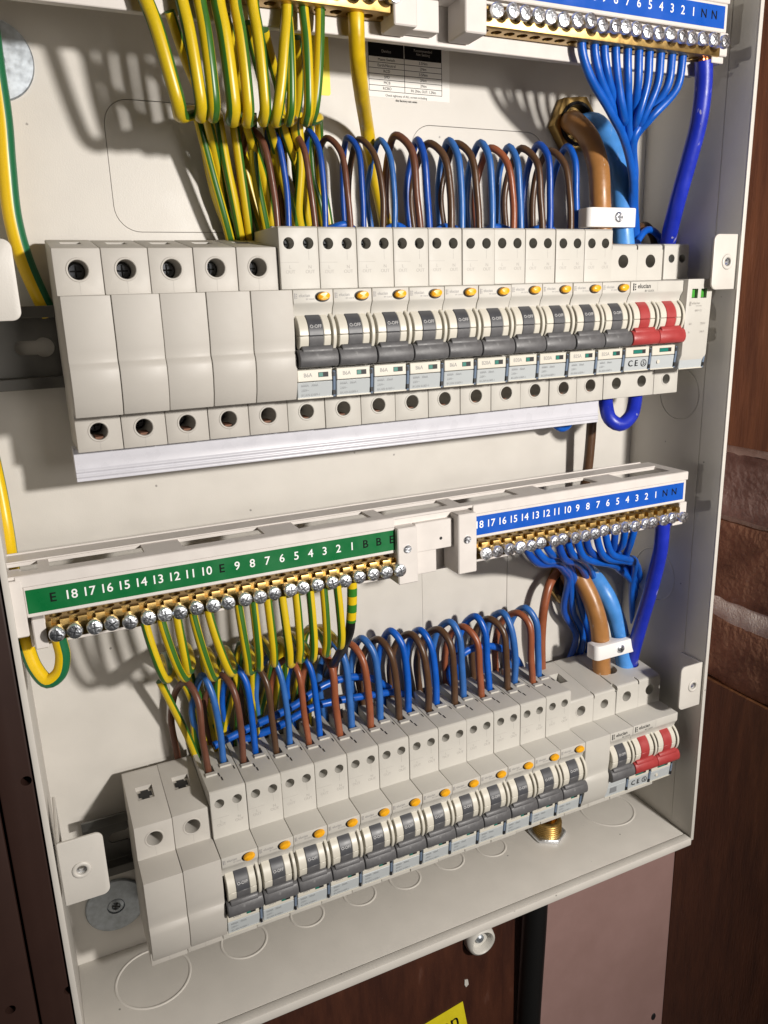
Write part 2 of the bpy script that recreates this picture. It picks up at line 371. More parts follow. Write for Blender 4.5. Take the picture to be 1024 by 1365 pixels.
# right: brown painted brick side wall, seen at a flat angle
XS = 409.0
t = thing('brick_wall', 'brown painted brick side wall with pale mortar to the right of the box', 'wall', (XS, 0, -150))
def zS(u, v): return at(u, v, X=XS).z + 150
zl = [zS(970, 592), zS(969, 603), zS(965, 690), zS(965, 693), zS(958, 797), zS(957, 824), zS(950, 906)]
bm = newbm(); box(bm, 4.5, 60, -52, 330, -700, 800); obj('mortar_bed', bm, 'mortar', t)
MORT = []
def rough_block(x0, x1, d0, d1, z0, z1, m, amp, seed, name='brick'):
    bm = newbm(); nd, nz = max(2, int((d1 - d0) / 5)), max(2, int((z1 - z0) / 5)); rnd = random.Random(seed)
    g = [[None] * (nz + 1) for _ in range(nd + 1)]
    ph = [rnd.uniform(0, 6) for _ in range(6)]
    for i in range(nd + 1):
        for j in range(nz + 1):
            d = d0 + (d1 - d0) * i / nd; z = z0 + (z1 - z0) * j / nz
            e = min(i, nd - i, j, nz - j)
            wob = amp * (0.5 * sin(d / 9 + ph[0]) + 0.4 * sin(d / 4.3 + ph[1] + z / 7)) * (1 if j in (0, nz) else 0)
            x = x0 + (amp * rnd.uniform(-0.28, 0.28) + amp * 0.25 * sin(z / 11 + ph[2]) * sin(d / 17 + ph[3])) + (1.1 if e == 0 else 0.2 if e == 1 else 0)
            g[i][j] = V(bm, x, d, z + wob)
    for i in range(nd):
        for j in range(nz): bm.faces.new((g[i][j], g[i + 1][j], g[i + 1][j + 1], g[i][j + 1]))
    edge = [g[i][0] for i in range(nd + 1)] + [g[nd][j] for j in range(1, nz + 1)] + [g[i][nz] for i in range(nd - 1, -1, -1)] + [g[0][j] for j in range(nz - 1, 0, -1)]
    r = bmesh.ops.extrude_edge_only(bm, edges=[e for e in bm.edges if len(e.link_faces) == 1])
    for v in [q for q in r['geom'] if isinstance(q, bmesh.types.BMVert)]: v.co.x = x1
    return obj(name, bm, m, t, sharp=50)
for k, (z1, z0, m, am) in enumerate(((zl[1], zl[2] + 1.5, 'brick_grey', 0.5), (zl[3] - 1, zl[4], 'brick_dark', 0.8), (zl[5], zl[6] + 1, 'brick_dark', 1.5))):
    rough_block(0, 10, -52, 118, z0, z1, m, am, k, 'brick'); rough_block(0, 10, 126, 330, z0, z1, m, am, k + 9, 'brick')
for k, (a, b) in enumerate(((zl[1] - .6, zl[0] + .8), (zl[5] - 1.2, zl[4] + 1.2))): rough_block(0.2, 8, -52, 330, a, b, 'mortar', 1.0, 30 + k, 'mortar_joint')
t = thing('timber_panel', 'brown grained timber panel above the bricks on the right hand side', 'panel', (XS - 3, 0, -60))
obj('board', split_box(0, 13, -52, 330, zl[0] - 90 + 0.0, 500, 1.0), 'brown_board', t)
t = thing('timber_panel.001', 'dark brown timber panel below the bricks on the right hand side', 'panel', (XS - 1.5, 0, -250))
obj('board', split_box(0, 13, -52, 330, -400, zl[6] + 100, 1.0), 'brown_board_dark', t)

# ------------------------------------------------------------------ the steel box
enc = thing('enclosure', 'open white painted steel distribution board box holding two rows of breakers', 'metal box', ((XL + XR) / 2, DB, ZF))
EX, ED, EZ = (XL + XR) / 2, DB, ZF
def el(X, D, Z): return (X - EX, D - ED, Z - EZ)
def ebox(name, x0, x1, d0, d1, z0, z1, b=0.35, m='paint'):
    bm = newbm(); box(bm, x0 - EX, x1 - EX, d0 - ED, d1 - ED, z0 - EZ, z1 - EZ); bev(bm, b, 2); return obj(name, bm, m, enc)
T = 1.4
# back plate with pressed-out knockout panels
def rrect(x0, x1, z0, z1, r, n=8):
    r = list(r) if isinstance(r, (list, tuple)) else [r] * 4; pts = []
    for (cx, cz, a, rr) in ((x1 - r[0], z1 - r[0], 0, r[0]), (x0 + r[1], z1 - r[1], 90, r[1]), (x0 + r[2], z0 + r[2], 180, r[2]), (x1 - r[3], z0 + r[3], 270, r[3])):
        for k in range(n + 1):
            b = radians(a + 90 * k / n); pts.append((cx + rr * cos(b), cz + rr * sin(b)))
    return pts
bm = newbm(); box(bm, XL - EX, XR - EX, -T, 0, -T, ZT - EZ); me = mesh(bm, 'plate')
kz = at(135, 130, D=DB).z; KO = [(30.9, 83, 49.8, 104.5, (2, 11, 11, 2)), (180, 262, 49.8, 102.5, (11, 11, 11, 11))]
q = at(563, 800, D=DB); KO.append((q.x, q.x + 60, -225, -128, (2, 2, 2, 2)))
KO.append((30.9, 83, -225, -160, (11, 11, 11, 11)))
cs = []
for x0, x1, z0, z1, r in KO:
    bm = newbm(); prism_d(bm, [(x - EX, z - EZ) for x, z in rrect(x0, x1, z0, z1, r)], -5, 5); cs.append(bm)
me = cut(me, cs); me.materials.clear(); me.materials.append(M['paint']); inst('back_plate', me, enc)
for x0, x1, z0, z1, r in KO:
    g = 0.22; bm = newbm(); prism_d(bm, [(x - EX, z - EZ) for x, z in rrect(x0 + g, x1 - g, z0 + g, z1 - g, tuple(max(.5, q - g) for q in r))], -T - 0.1, -0.12); bev(bm, 0.12, 1)
    obj('knockout_panel', bm, 'paint', enc)
ebox('side_wall', XL - T, XL, DB - T, DF, ZF - T, ZT)
ebox('side_wall', XR, XR + T, DB - T, DF, ZF - T, ZT)
ebox('edge_return', XR - 0.9, XR + T + 0.15, DF - 0.3, DF + 0.9, ZF - T, ZT, 0.3)
ebox('edge_return', XL - T - 0.15, XL + 0.9, DF - 0.3, DF + 0.9, ZF - T, ZT, 0.3)
ebox('side_fold', XR - 0.35, XR + 0.3, 9.0, 9.6, ZF + 2, ZT, 0.15)
ebox('top_panel', XL, XR, DB - T, DF, ZT, ZT + T)
# floor with its folded front lip and pressed rings
ebox('floor_panel', XL, XR, DB, DF - 5, ZF - T, ZF)
ebox('floor_lip', XL, XR, DF - 4.6, DF + 0.9, ZF - 5, ZF + 0.35, 0.6)
def ring(X, D, Z, axis, R, r=0.75, flat=0.45):
    bm = newbm(); torus(bm, el(X, D, Z), axis, R, r, 40, 8, flat); bm2 = bm; obj('knockout_ring', bm2, 'paint', enc, sharp=80)
for X, D, R in ((2.8, -21, 19), (52.5, -23.5, 12.5), (90.5, -25.5, 9.5), (124, -26.5, 9.5), (154, -26, 9.5), (186, -28, 9.5), (216, -26, 9.5), (307, -21.5, 18)): ring(X, D, ZF + 0.05, 'Z', R)
for (u, v, R) in ((872, 765, 17), (905, 525, 15)):
    q = at(u, v, X=XR); ring(XR - 0.02, q.y, q.z, 'X', R, 0.5, 0.5)
# fixing tabs bent in from the side walls
def tab(x0, x1, z0, z1, side, hz=None):
    D = 25.2; cx = (x0 + x1) / 2 + (1.5 if side > 0 else -1.0); cz = (z0 + z1) / 2
    rr = (0.6, 3.2, 3.2, 0.6) if side > 0 else (3.2, 0.6, 0.6, 3.2)
    bm = newbm(); prism_d(bm, [(x - EX, z - EZ) for x, z in rrect(x0, x1, z0, z1, rr, 6)], D - 1.3 - ED, D - ED); bev(bm, 0.4, 2); me = mesh(bm, 'tab')
    b = newbm(); cyl(b, el(cx, D, cz), 'D', 2.0, -5, 5, 24); me = cut(me, [b]); me.materials.clear(); me.materials.append(M['paint']); o = inst('fixing_tab', me, enc)
    bm = newbm(); torus(bm, el(cx, D, cz), 'D', 3.0, 1.0, 28, 8, 0.6); obj('dimple', bm, 'paint', o, sharp=80)
    bm = newbm(); lathe(bm, [(1.95, -3.0), (1.95, -1.0), (1.55, -1.0), (1.55, -3.0)], el(cx, D, cz), 'D', 20); obj('thread', bm, 'zinc', o)
    xs_ = (x1 - 1.3, x1) if side > 0 else (x0, x0 + 1.3)
    bm = newbm(); box(bm, xs_[0] - EX, xs_[1] - EX, (-12 if side < 0 else 8) - ED, D - 1.4 - ED, z0 + .4 - EZ, z1 - .4 - EZ); bev(bm, 0.3, 1); obj('tab_return', bm, 'paint', o)
tab(317.5, XR - 0.1, 16.6, 44.4, 1); tab(317.0, XR - 0.1, -229.5, -201, 1)
tab(XL + 0.1, -13.6, 13.7, 41.2, -1); tab(XL + 2.0, -12.4, -229, -198, -1)
# screws with wide washers on the back plate
def washer(X, Z, R, label):
    t = thing('washer', label, 'washer', (X, DB, Z), 'wide washers on the back plate')
    bm = newbm(); lathe(bm, [(0, 0.05), (R, 0.05), (R, 1.3), (R - .5, 1.7), (4.6, 2.1), (4.4, 0.9), (0, .9)], (0, 0, 0), 'D', 48); obj('disc', bm, 'zinc_dull', t)
    bm = newbm(); lathe(bm, [(0, 1.0), (4.1, 1.0), (4.0, 1.6), (2.4, 1.9), (1.9, 1.0), (0, .9)], (0, 0, 0), 'D', 24); o = obj('screw', bm, 'zinc_dull', t)
    bm = newbm(); box(bm, -2.2, 2.2, 1.95, 2.05, -.45, .45); box(bm, -.45, .45, 1.96, 2.06, -2.2, 2.2)
    for v in bm.verts: v.co = Matrix.Rotation(radians(25), 3, 'Y') @ v.co
    obj('cross_recess', bm, 'dark', o)
q = at(155, 1208, D=DB + 2); washer(q.x, q.z, 15.5, 'grey zinc washer with a cross head screw under the lower left fixing tab')
q = at(-10, 78, D=DB + 2); washer(q.x, q.z, 15.5, 'zinc washer cut off by the left edge near the top of the back plate')

# DIN rails
def rail(zc, x0, x1, label):
    t = thing('mounting_rail', label, 'rail', (x0, -42.5, zc), 'mounting rails')
    prof = [(-1, -12.6), (0, -12.6), (0, 12.6), (0, 12.6), (6.5, 12.6), (6.5, 17.5), (5.5, 17.5), (5.5, 13.6), (-1, 13.6), (-1, -13.6), (5.5, -13.6), (5.5, -17.5), (6.5, -17.5), (6.5, -12.6)]
    prof = [(-1, -13.6), (5.5, -13.6), (5.5, -17.5), (6.6, -17.5), (6.6, -12.6), (0, -12.6), (0, 12.6), (6.6, 12.6), (6.6, 17.5), (5.5, 17.5), (5.5, 13.6), (-1, 13.6)]
    bm = newbm(); prism(bm, prof, 0, x1 - x0); bev(bm, 0.25, 1); me = mesh(bm, 'rail')
    b = newbm(); prism_d(b, rrect(12, 26, -3, 3, 2.9), -5, 5); b2 = newbm(); cyl(b2, (24, 0, 0), 'D', 4.2, -5, 5)
    me = cut(me, [b, b2]); me.materials.clear(); me.materials.append(M['steel_rail']); inst('channel', me, t)
rail(1.5, XL + 3, 322, 'galvanised mounting rail with a keyhole slot behind the upper breaker row')
rail(-250.5, XL + 12, 326, 'galvanised mounting rail behind the lower breaker row')

# printed labels on the back plate
q0, q1 = at(490, 52, D=DB), at(597, 134, D=DB)
t = thing('torque_label', 'white label with a black headed table of torque settings on the back plate', 'label', (q0.x, DB, q0.z))
W_, H_ = q1.x - q0.x, q0.z - q1.z
bm = newbm(); box(bm, -1, W_ + 1, 0.02, 0.14, -H_ - 1, 1.5); obj('paper', bm, 'sticker', t)
bm = newbm(); tw = W_ * 0.92
box(bm, 0, tw * .475, 0.16, 0.19, -7.0, 1.0); box(bm, tw * .483, tw, 0.16, 0.19, -7.0, 1.0)
for k in range(7):
    z = -7.0 - k * 2.55; box(bm, 0, tw, 0.16, 0.19, z - .12, z + .12)
for x in (0, tw * .48, tw): box(bm, x - .12, x + .12, 0.165, 0.195, -22.3, -7)
obj('table_rules', bm, 'ink', t)
L = [text('Device', 1.3, tw * .24, 0.2, -4.6), text('Recommended\nNm Setting', 1.2, tw * .74, 0.2, -3.6)]
o = inst('heading', join(L), t); o.data.materials.append(M['ink_faint'])
L = []
for k, (a, b) in enumerate((('Mains Switch', '3.5Nm'), ('Earth/Neutral', '2Nm'), ('RCD', '3.5Nm'), ('SPD', '2Nm'), ('MCB', '2Nm'), ('RCBO', 'IN: 2Nm, OUT: 1.2Nm'))):
    L += [text(a, 1.25, tw * .24, 0.2, -8.3 - 2.55 * k), text(b, 1.25, tw * .74, 0.2, -8.3 - 2.55 * k, sx=0.85 if k == 5 else 1)]
L += [text('Check tightness of ALL screws including', 1.05, tw * .5, 0.2, -24.0, sx=.95), text('the factory set ones', 1.05, tw * .5, 0.2, -26.0)]
o = inst('lettering', join(L), t); o.data.materials.append(M['ink'])
q0, q1 = at(380, 40, D=DB), at(441, 128, D=DB)
t = thing('caution_label', 'yellow sticker with sideways black letters behind the upper earth wires', 'label', (q1.x, DB, q1.z))
bm = newbm(); prism_d(bm, rrect(-23, 0, 0, 34, 1.2, 4), 0.02, 0.14); obj('paper', bm, 'sticker_yellow', t)
o = inst('lettering', join([text('T E C E', 2.6, -4.4, .18, 18, rot=-pi / 2), text('SC', 3, -9.6, .18, 10), text('T II E', 2.6, -19, .18, 12, rot=-pi / 2)]), t); o.data.materials.append(M['ink'])
# brass gland and its washer on the floor; hexagonal gland nuts on the back plate
q = at(728, 1104, Z=ZF + 3)
t = thing('cable_gland', 'brass gland nut with a hexagonal zinc washer standing on the box floor', 'gland', (q.x, q.y + 1, ZF))
bm = newbm(); prism_z(bm, [(12.5 * cos(pi / 6 + k * pi / 3), 12.5 * sin(pi / 6 + k * pi / 3)) for k in range(6)], 0.1, 2.6); bev(bm, .5, 1); obj('locknut', bm, 'zinc', t)
bm = newbm(); lathe(bm, [(9.0, 2.6), (9.0, 11), (8.2, 11.5), (6.4, 11.5), (6.4, 3), (0, 3)], (0, 0, 0), 'Z', 32)
for k in range(5): torus(bm, (0, 0, 4 + 1.5 * k), 'Z', 9.0, 0.45, 32, 6)
obj('threaded_body', bm, 'brass', t)
def hexnut(X, Z, label):
    t = thing('gland_nut', label, 'gland', (X, DB, Z), 'brass gland nuts on the back plate')
    bm = newbm(); prism_d(bm, [(15.5 * cos(k * pi / 3 + .1), 15.5 * sin(k * pi / 3 + .1)) for k in range(6)], 0.05, 6); bev(bm, .7, 2); me = mesh(bm, 'nut')
    b = newbm(); cyl(b, (0, 0, 0), 'D', 11.2, 1.2, 9, 32); me = cut(me, [b]); me.materials.clear(); me.materials.append(M['brass']); inst('nut', me, t)
    bm = newbm(); lathe(bm, [(11.1, 1.25), (11.1, 7.2), (10.2, 7.6), (9.6, 7.2), (9.4, 1.25)], (0, 0, 0), 'D', 32); obj('bush', bm, 'black_pipe', t)
q = at(760, 168, D=DB); HX1 = (q.x, q.z); hexnut(q.x, q.z, 'brass hexagonal gland nut round the thick cables above the upper row')
q = at(752, 772, D=DB); HX2 = (q.x, q.z); hexnut(q.x, q.z, 'brass hexagonal gland nut behind the lower neutral bar')

# ------------------------------------------------------------------ breakers and blanks
ROWS = {1: (0.0, 0.0), 2: (1.4, -258.6)}
PW = 18.0; GAP = 0.12
Z3, Z4 = 21.9, -23.7
NOSE = [(17.2, Z3), (17.2, 4.5), (16.9, 1.5), (16.5, -1.5), (16.6, -3.0), (17.7, -4.6), (18.1, -6.5), (17.8, -12), (16.4, -18.5), (14.2, Z4)]
def with_m(me, m): me.materials.clear(); me.materials.append(M[m]); return me
def terminal(parent, x, d, z, R, m_rim='module', screw=True, depth=7, axis='D', rim=True):
    if rim:
        bm = newbm(); torus(bm, (x, d, z), 'D', R + 0.45, 0.42, 28, 8, 0.55); obj('terminal_rim', bm, m_rim, parent, sharp=80)
    if screw:
        bm = newbm(); lathe(bm, [(0, -depth), (R * .86, -depth), (R * .86, -depth + 1.6), (R * .7, -depth + 2.0), (0, -depth + 2.0)], (x, d, z), 'D', 20)
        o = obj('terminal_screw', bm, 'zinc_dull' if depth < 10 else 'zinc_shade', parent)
        bm = newbm(); a = R * .62; box(bm, x - a, x + a, d - depth + 2.0, d - depth + 2.06, z - .35, z + .35); box(bm, x - .35, x + .35, d - depth + 2.01, d - depth + 2.07, z - a, z + a)
        obj('cross_recess', bm, 'dark', o)
def blank_body(w, round_top=(0, 39.9)):
    bm = newbm()
    prism(bm, [(-40, -39.6), (0, -39.6), (0, -23.3), (13.8, Z4)] + NOSE[::-1] + [(0, 22.2), (0, 39.9), (-38, 45.8), (-40, 45.8)], GAP, w - GAP)
    bev(bm, 0.38, 2, 24); return mesh(bm, 'body')
def hole(x, z, R, d0=-16, d1=6, axis='D'):
    b = newbm(); cyl(b, (x, 0, z), 'D', R, d0, d1, 28); return b
# blank filler module
blank = thing('blank_module', 'x', 'blank module')
me = blank_body(PW)
b = newbm(); box(b, 5, 13, -26.6, -17.4, 41.8, 60)
me = cut(me, [hole(9, 31.8, 3.75, -16), hole(9, -31.4, 3.5, -24), b])
inst('body', with_m(me, 'blank'), blank)
bm = newbm(); box(bm, 7.2, 10.8, -25.6, -18.4, 41.9, 42.1); o = obj('entry_slot', bm, 'dark', blank)
bm = newbm(); box(bm, 5.9, 12.1, -23.9, -20.1, 41.95, 42.15); obj('entry_cross', bm, 'dark', o)
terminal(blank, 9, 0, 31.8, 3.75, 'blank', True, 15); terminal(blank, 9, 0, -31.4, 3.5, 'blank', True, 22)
bm = newbm(); box(bm, 8.92, 9.08, -0.01, 0.06, 22.6, 27.6); obj('mould_line', bm, 'ink_faint', blank)
bm = newbm(); box(bm, 8.92, 9.08, -0.01, 0.06, -39.2, -35.2); obj('mould_line', bm, 'ink_faint', blank)

# switch mechanism shared by every device that has a toggle
def toggle_parts(parent, x, m_c='drum', m_lever='lever', off=True, lever=(0.25, 17.8)):
    """rocker drum between two cheeks, with its handle hanging down"""
    cD, cZ, r = 10.0, 3.2, 9.7
    def arc(x0, x1, r, a0, a1, n=14, d=cD, inner=0):
        prof = [(d + r * cos(radians(a0 + (a1 - a0) * k / n)), cZ + r * sin(radians(a0 + (a1 - a0) * k / n))) for k in range(n + 1)]
        bm = newbm(); prism(bm, prof + [(d, cZ)], x0, x1); bev(bm, .25, 1, 40); return bm
    for a, b in ((1.2, 5.3), (12.05, 15.3)):
        bm = arc(x + a, x + b, r, .5, 85); obj('rocker_cheek', bm, 'cream', parent, sharp=40)
        bm = arc(x + a, x + b, r - .05, -46, -0.5); obj('rocker_cheek', bm, 'cream', parent, sharp=40)
    bm = arc(x + 5.35, x + 12.0, r + .12, -.3, 86); o = obj('rocker', bm, m_c, parent, sharp=40)
    bm = arc(x + 5.35, x + 12.0, r + .05, -50, -.9); obj('rocker_neck', bm, m_lever, parent, sharp=40)
    bm = newbm(); box(bm, x + .8, x + 17.9, 9.22, 9.5, -10.6, 10.2); obj('rocker_recess', bm, 'dark', parent)  # added dark plate, shade of the gaps round the rocker put into its colour
    bm = arc(x + 16.15, x + 17.75, r + .5, -36, 70); obj('guard_ring', bm, 'cream', parent, sharp=40)
    if off:
        a = 22
        o2 = inst('lettering', text('O-OFF', 1.45, x + 8.7, cD + (r + .22) * cos(radians(a)), cZ + (r + .22) * sin(radians(a)), tilt=-a, bold=0.02, sx=.88), o); o2.data.materials.append(M['ink_pale'])
    x0, x1 = x + lever[0], x + lever[1]
    prof = [(13, -2.6), (19.0, -2.4), (20.3, -3.2), (21.2, -5.0), (21.5, -6.8), (21.2, -8.4), (20.2, -9.7), (18.4, -10.1), (13, -9.8)]
    bm = newbm(); prism(bm, prof, x0, x1); bev(bm, .45, 2, 28); lv = obj('handle', bm, m_lever, parent, sharp=45)
    prof2 = [(13, -1.0), (19.2, -1.0), (19.9, -1.5), (20.5, -2.8), (20.4, -4.0), (13, -4.0)]
    bm = newbm(); prism(bm, prof2, x + 1.9, x + 15.6); bev(bm, .4, 2, 28); obj('handle_shoulder', bm, m_lever, lv, sharp=45)
    return lv
def card_parts(parent, x, w=18.0, flag='dark', top=None, lines=(), flagw=(10.0, 14.6), half=0.55, plain=False):
    """clip-on card holder under a handle"""
    if not plain:
        bm = newbm(); box(bm, x + .5, x + w - 1.6, 12, 15.6, -16.2, -11.2); bev(bm, .25, 1); o = obj('rating_strip', bm, 'cream', parent)
        bm = newbm(); box(bm, x + flagw[0], x + flagw[1], 15.62, 15.72, -14.6, -12.5); f = obj('flag_window', bm, 'dark', o)
        bm = newbm(); fw = flagw[1] - flagw[0]; box(bm, x + flagw[0] + .15, x + flagw[0] + fw * half, 15.7, 15.78, -14.4, -12.7); obj('flag', bm, flag, f) if False else obj('flag', bm, flag, o)
        if top:
            t_ = inst('rating', text(top, 1.75, x + 5.2, 15.66, -13.6, sx=.9), o); t_.data.materials.append(M['ink_grey'])
    bm = newbm(); prism(bm, [(12, -23.5), (14.6, -23.5), (15.4, -16.5), (12, -16.5)], x + .4, x + w - 1.5); bev(bm, .25, 1); c = obj('card_window', bm, 'card', parent)
    if lines:
        ms = []
        for k, s in enumerate(lines):
            z = -17.9 - 2.05 * k; d = 15.4 - 0.8 * (-16.5 - z) / 7.0 + .04
            ms.append(text(s, 1.15, x + 2.0, d, z, 'LEFT', tilt=0, sx=.80))
        t_ = inst('lettering', join(ms), c); t_.data.materials.append(M['ink_card'])
    bm = newbm(); prism(bm, [(11, -23.6), (14.9, -23.6), (15.9, -16.5), (15.9, -12.2), (11, -12.2)], x + w - 1.35, x + w - .15); bev(bm, .2, 1); k_ = obj('card_clip', bm, 'clip', parent)
    bm = newbm(); box(bm, x + w - 1.6, x + w - .5, 14.2, 15.97, -14.6, -12.6); box(bm, x + w - 1.5, x + w - .4, 13, 15.6, -22.6, -20.6); obj('clip_notch', bm, 'dark', k_)
    bm = newbm(); prism(bm, [(14.7, -23.65), (15.05, -23.65), (15.05, -23.1), (14.7, -23.1)], x + .3, x + w - 1.4); obj('card_edge', bm, 'cream', c)
FRONT_TOP = [(9.2, 10.3), (14.9, 10.3), (15.0, 12.0), (15.7, 14.2), (16.8, 15.8), (17.2, 16.6), (17.2, Z3)]
def mech_profile(terms):
    return [(-40, -39.6), (0, -39.6), (0, -23.3), (12.6, Z4), (12.6, -10.8), (9.2, -10.8)] + FRONT_TOP + terms
ZR = 48.4
def logo(size, X, D, Z, bold=0.0, sx=1.0):
    bm = newbm(); s = size
    for k, x in enumerate((0, .55)):
        for z in (-.55, .0, .55): box(bm, X + x * s - .16 * s, X + x * s + .16 * s, D - .02, D + .02, Z + (z - .26 + .1 * k) * s, Z + (z + .26 - .1 * k) * s)
    me = bpy.data.meshes.new('m'); bm.to_mesh(me); bm.free(); me.transform(Matrix.Scale(MM, 4))
    return join([me, text('elucian', size, X + 1.2 * s, D, Z + .12 * s, 'LEFT', bold=bold, sx=sx), text('BY CLICK', size * .42, X + 3.4 * s, D, Z - .95 * s, 'LEFT', sx=1.1)])
# residual current breaker (one module, tall terminal block)
rc = thing('circuit_breaker', 'x', 'breaker')
bm = newbm(); prism(bm, mech_profile([(2.5, 22.5), (2.5, ZR - .8), (1.4, ZR), (-38, ZR + .6), (-40, ZR + .6)]), GAP, PW - GAP); bev(bm, 0.32, 2, 26); me = mesh(bm, 'body')
cs = []
for x, z, R in ((4.5, 41.4, 2.45), (13.3, 41.4, 2.45)): b = newbm(); cyl(b, (x, 0, z), 'D', R, -9, 8, 24); cs.append(b)
b = newbm(); cyl(b, (9.2, 0, -31.2), 'D', 3.3, -20, 6, 28); cs.append(b)
b = newbm(); box(b, 2.0, 6.9, -20.5, -14.2, 38, 60); cs.append(b)
b = newbm(); box(b, 10.2, 15.4, -25.4, -19.2, 38, 60); cs.append(b)
b = newbm(); box(b, 2.4, 6.6, -45, -20.0, ZR - 4.5, 60); cs.append(b)
b = newbm(); box(b, 10.8, 15.0, -45, -25.0, ZR - 4.5, 60); cs.append(b)
me = cut(me, cs); inst('body', with_m(me, 'module'), rc)
bm = newbm()
box(bm, 1.6, 7.4, -13.9, -11.0, ZR - .2, ZR + .95); box(bm, 9.9, 15.9, -18.9, -16.0, ZR - .1, ZR + 1.0)
bev(bm, .3, 1); obj('entry_lip', bm, 'module', rc)
bm = newbm()
for x, d0, d1 in ((8.0, -12, -9), (8.6, -8, -5), (16.4, -15, -12)): box(bm, x, x + .35, d0, d1, ZR + .25, ZR + .5)
obj('latch_slot', bm, 'dark', rc)
for x in (4.5, 13.3): terminal(rc, x, 2.5, 41.4, 2.45, rim=False, depth=8.5)
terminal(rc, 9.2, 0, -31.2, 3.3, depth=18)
bm = newbm(); box(bm, .4, 8.6, 2.49, 2.54, 33.55, 33.7); obj('mould_line', bm, 'ink_faint', rc)
bm = newbm(); box(bm, 13.2, 13.35, 2.49, 2.54, 34.5, 38.6); obj('mould_line', bm, 'ink_faint', rc)
o = inst('lettering', join([text('L\nOUT', 1.45, 4.6, 2.54, 30.6), text('N\nOUT', 1.45, 13.6, 2.54, 30.6)]), rc); o.data.materials.append(M['ink_faint'])
o = inst('maker_mark', logo(1.4, .9, 17.24, 19.4, sx=.9), rc); o.data.materials.append(M['ink_grey'])
bm = newbm(); lathe(bm, [(0, -1), (2.4, -1), (2.4, 1.5), (2.0, 2.1), (0, 2.3)], (0, 0, 0), 'D', 24)
for v in bm.verts: v.co.x *= 1.18; v.co.z *= .72
for v in bm.verts: v.co = Matrix.Rotation(radians(-8), 3, 'Y') @ v.co + Vector((13.3, -17.0, 19.1))
obj('test_button', bm, 'button', rc, sharp=50)
bm = newbm(); lathe(bm, [(0, 0), (3.0, 0), (3.0, .06), (0, .06)], (0, 0, 0), 'D', 24)
for v in bm.verts: v.co.x *= 1.12; v.co.z *= .72; v.co += Vector((13.0, -17.2, 18.9))
obj('button_recess', bm, 'dark', rc)
toggle_parts(rc, 0)
o = inst('lettering', text('16', .9, 16.3, .05, -26.5), rc); o.data.materials.append(M['ink_faint'])
def rating_mesh(s): me = text(s, 1.75, 5.2, 15.66, -13.6, sx=.9); me.materials.append(M['ink_grey']); return me
card_parts(rc, 0, lines=('6000A   30mA', '230V~', 'IEC/EN 61009-1'), top='B6A', flag='flag', half=.45)
# two-pole main switch, red handles
ms = thing('main_switch', 'x', 'switch')
bm = newbm(); prism(bm, mech_profile([(1.2, 22.5), (1.2, 40.0), (0.2, 40.9), (-38, 44.5), (-40, 44.5)]), GAP, 2 * PW - GAP); bev(bm, 0.4, 2, 26); me = mesh(bm, 'body')
cs = [hole(8.6, 32.4, 3.4, -16), hole(27.2, 32.4, 3.4, -16), hole(9, -31.4, 3.2, -14), hole(27, -31.4, 3.2, -14)]
b = newbm(); box(b, 17.3, 18.3, -3.5, 4, 38.2, 50); cs.append(b)
b = newbm(); box(b, -1, .9, -3.5, 4, 38.2, 50); cs.append(b)
b = newbm(); box(b, 35.1, 37, -3.5, 4, 38.2, 50); cs.append(b)
b = newbm(); cyl(b, (9, -18, 40), 'Z', 6.2, -6, 12, 28); cs.append(b)
b = newbm(); cyl(b, (27, -18, 40), 'Z', 6.2, -6, 12, 28); cs.append(b)
me = cut(me, cs); inst('body', with_m(me, 'module'), ms)
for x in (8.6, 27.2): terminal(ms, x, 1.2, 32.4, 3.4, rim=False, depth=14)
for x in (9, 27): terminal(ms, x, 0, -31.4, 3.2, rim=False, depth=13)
bm = newbm(); box(bm, 17.93, 18.07, 1.19, 1.25, 22.8, 38); obj('mould_line', bm, 'ink_faint', ms)
bm = newbm(); box(bm, 17.93, 18.07, 17.19, 17.25, 17, 21.6); obj('mould_line', bm, 'ink_faint', ms)
def_logo = logo(2.2, 2.0, 17.24, 19.2, bold=.04, sx=1.0); o = inst('maker_mark', def_logo, ms); o.data.materials.append(M['ink'])
for x in (0, 18): toggle_parts(ms, x, 'lever_red', 'lever_red', off=False, lever=(0.2, 18.0) if x else (0.4, 18.0))
for x in (0, 18): card_parts(ms, x, flag='flag', flagw=(5.5, 13.8), half=.72)
bm = newbm(); torus(bm, (0, 0, 0), 'D', 1.75, .16, 28, 6)
for v in bm.verts: v.co += Vector((13.3, -15.25, -19.6))
me = bpy.data.meshes.new('m'); bm.to_mesh(me); bm.free(); me.transform(Matrix.Scale(MM, 4))
o = inst('lettering', join([text('C E', 3.1, 6.0, 15.35, -19.6, bold=.03), text('S', 2.2, 13.3, 15.25, -19.6, bold=.02), me]), ms); o.data.materials.append(M['ink'])
bm = newbm(); lathe(bm, [(1.1, 0), (1.0, .5), (0, .6)], (23.2, 15.1, -19.6), 'D', 16); obj('card_stud', bm, 'cream', ms)
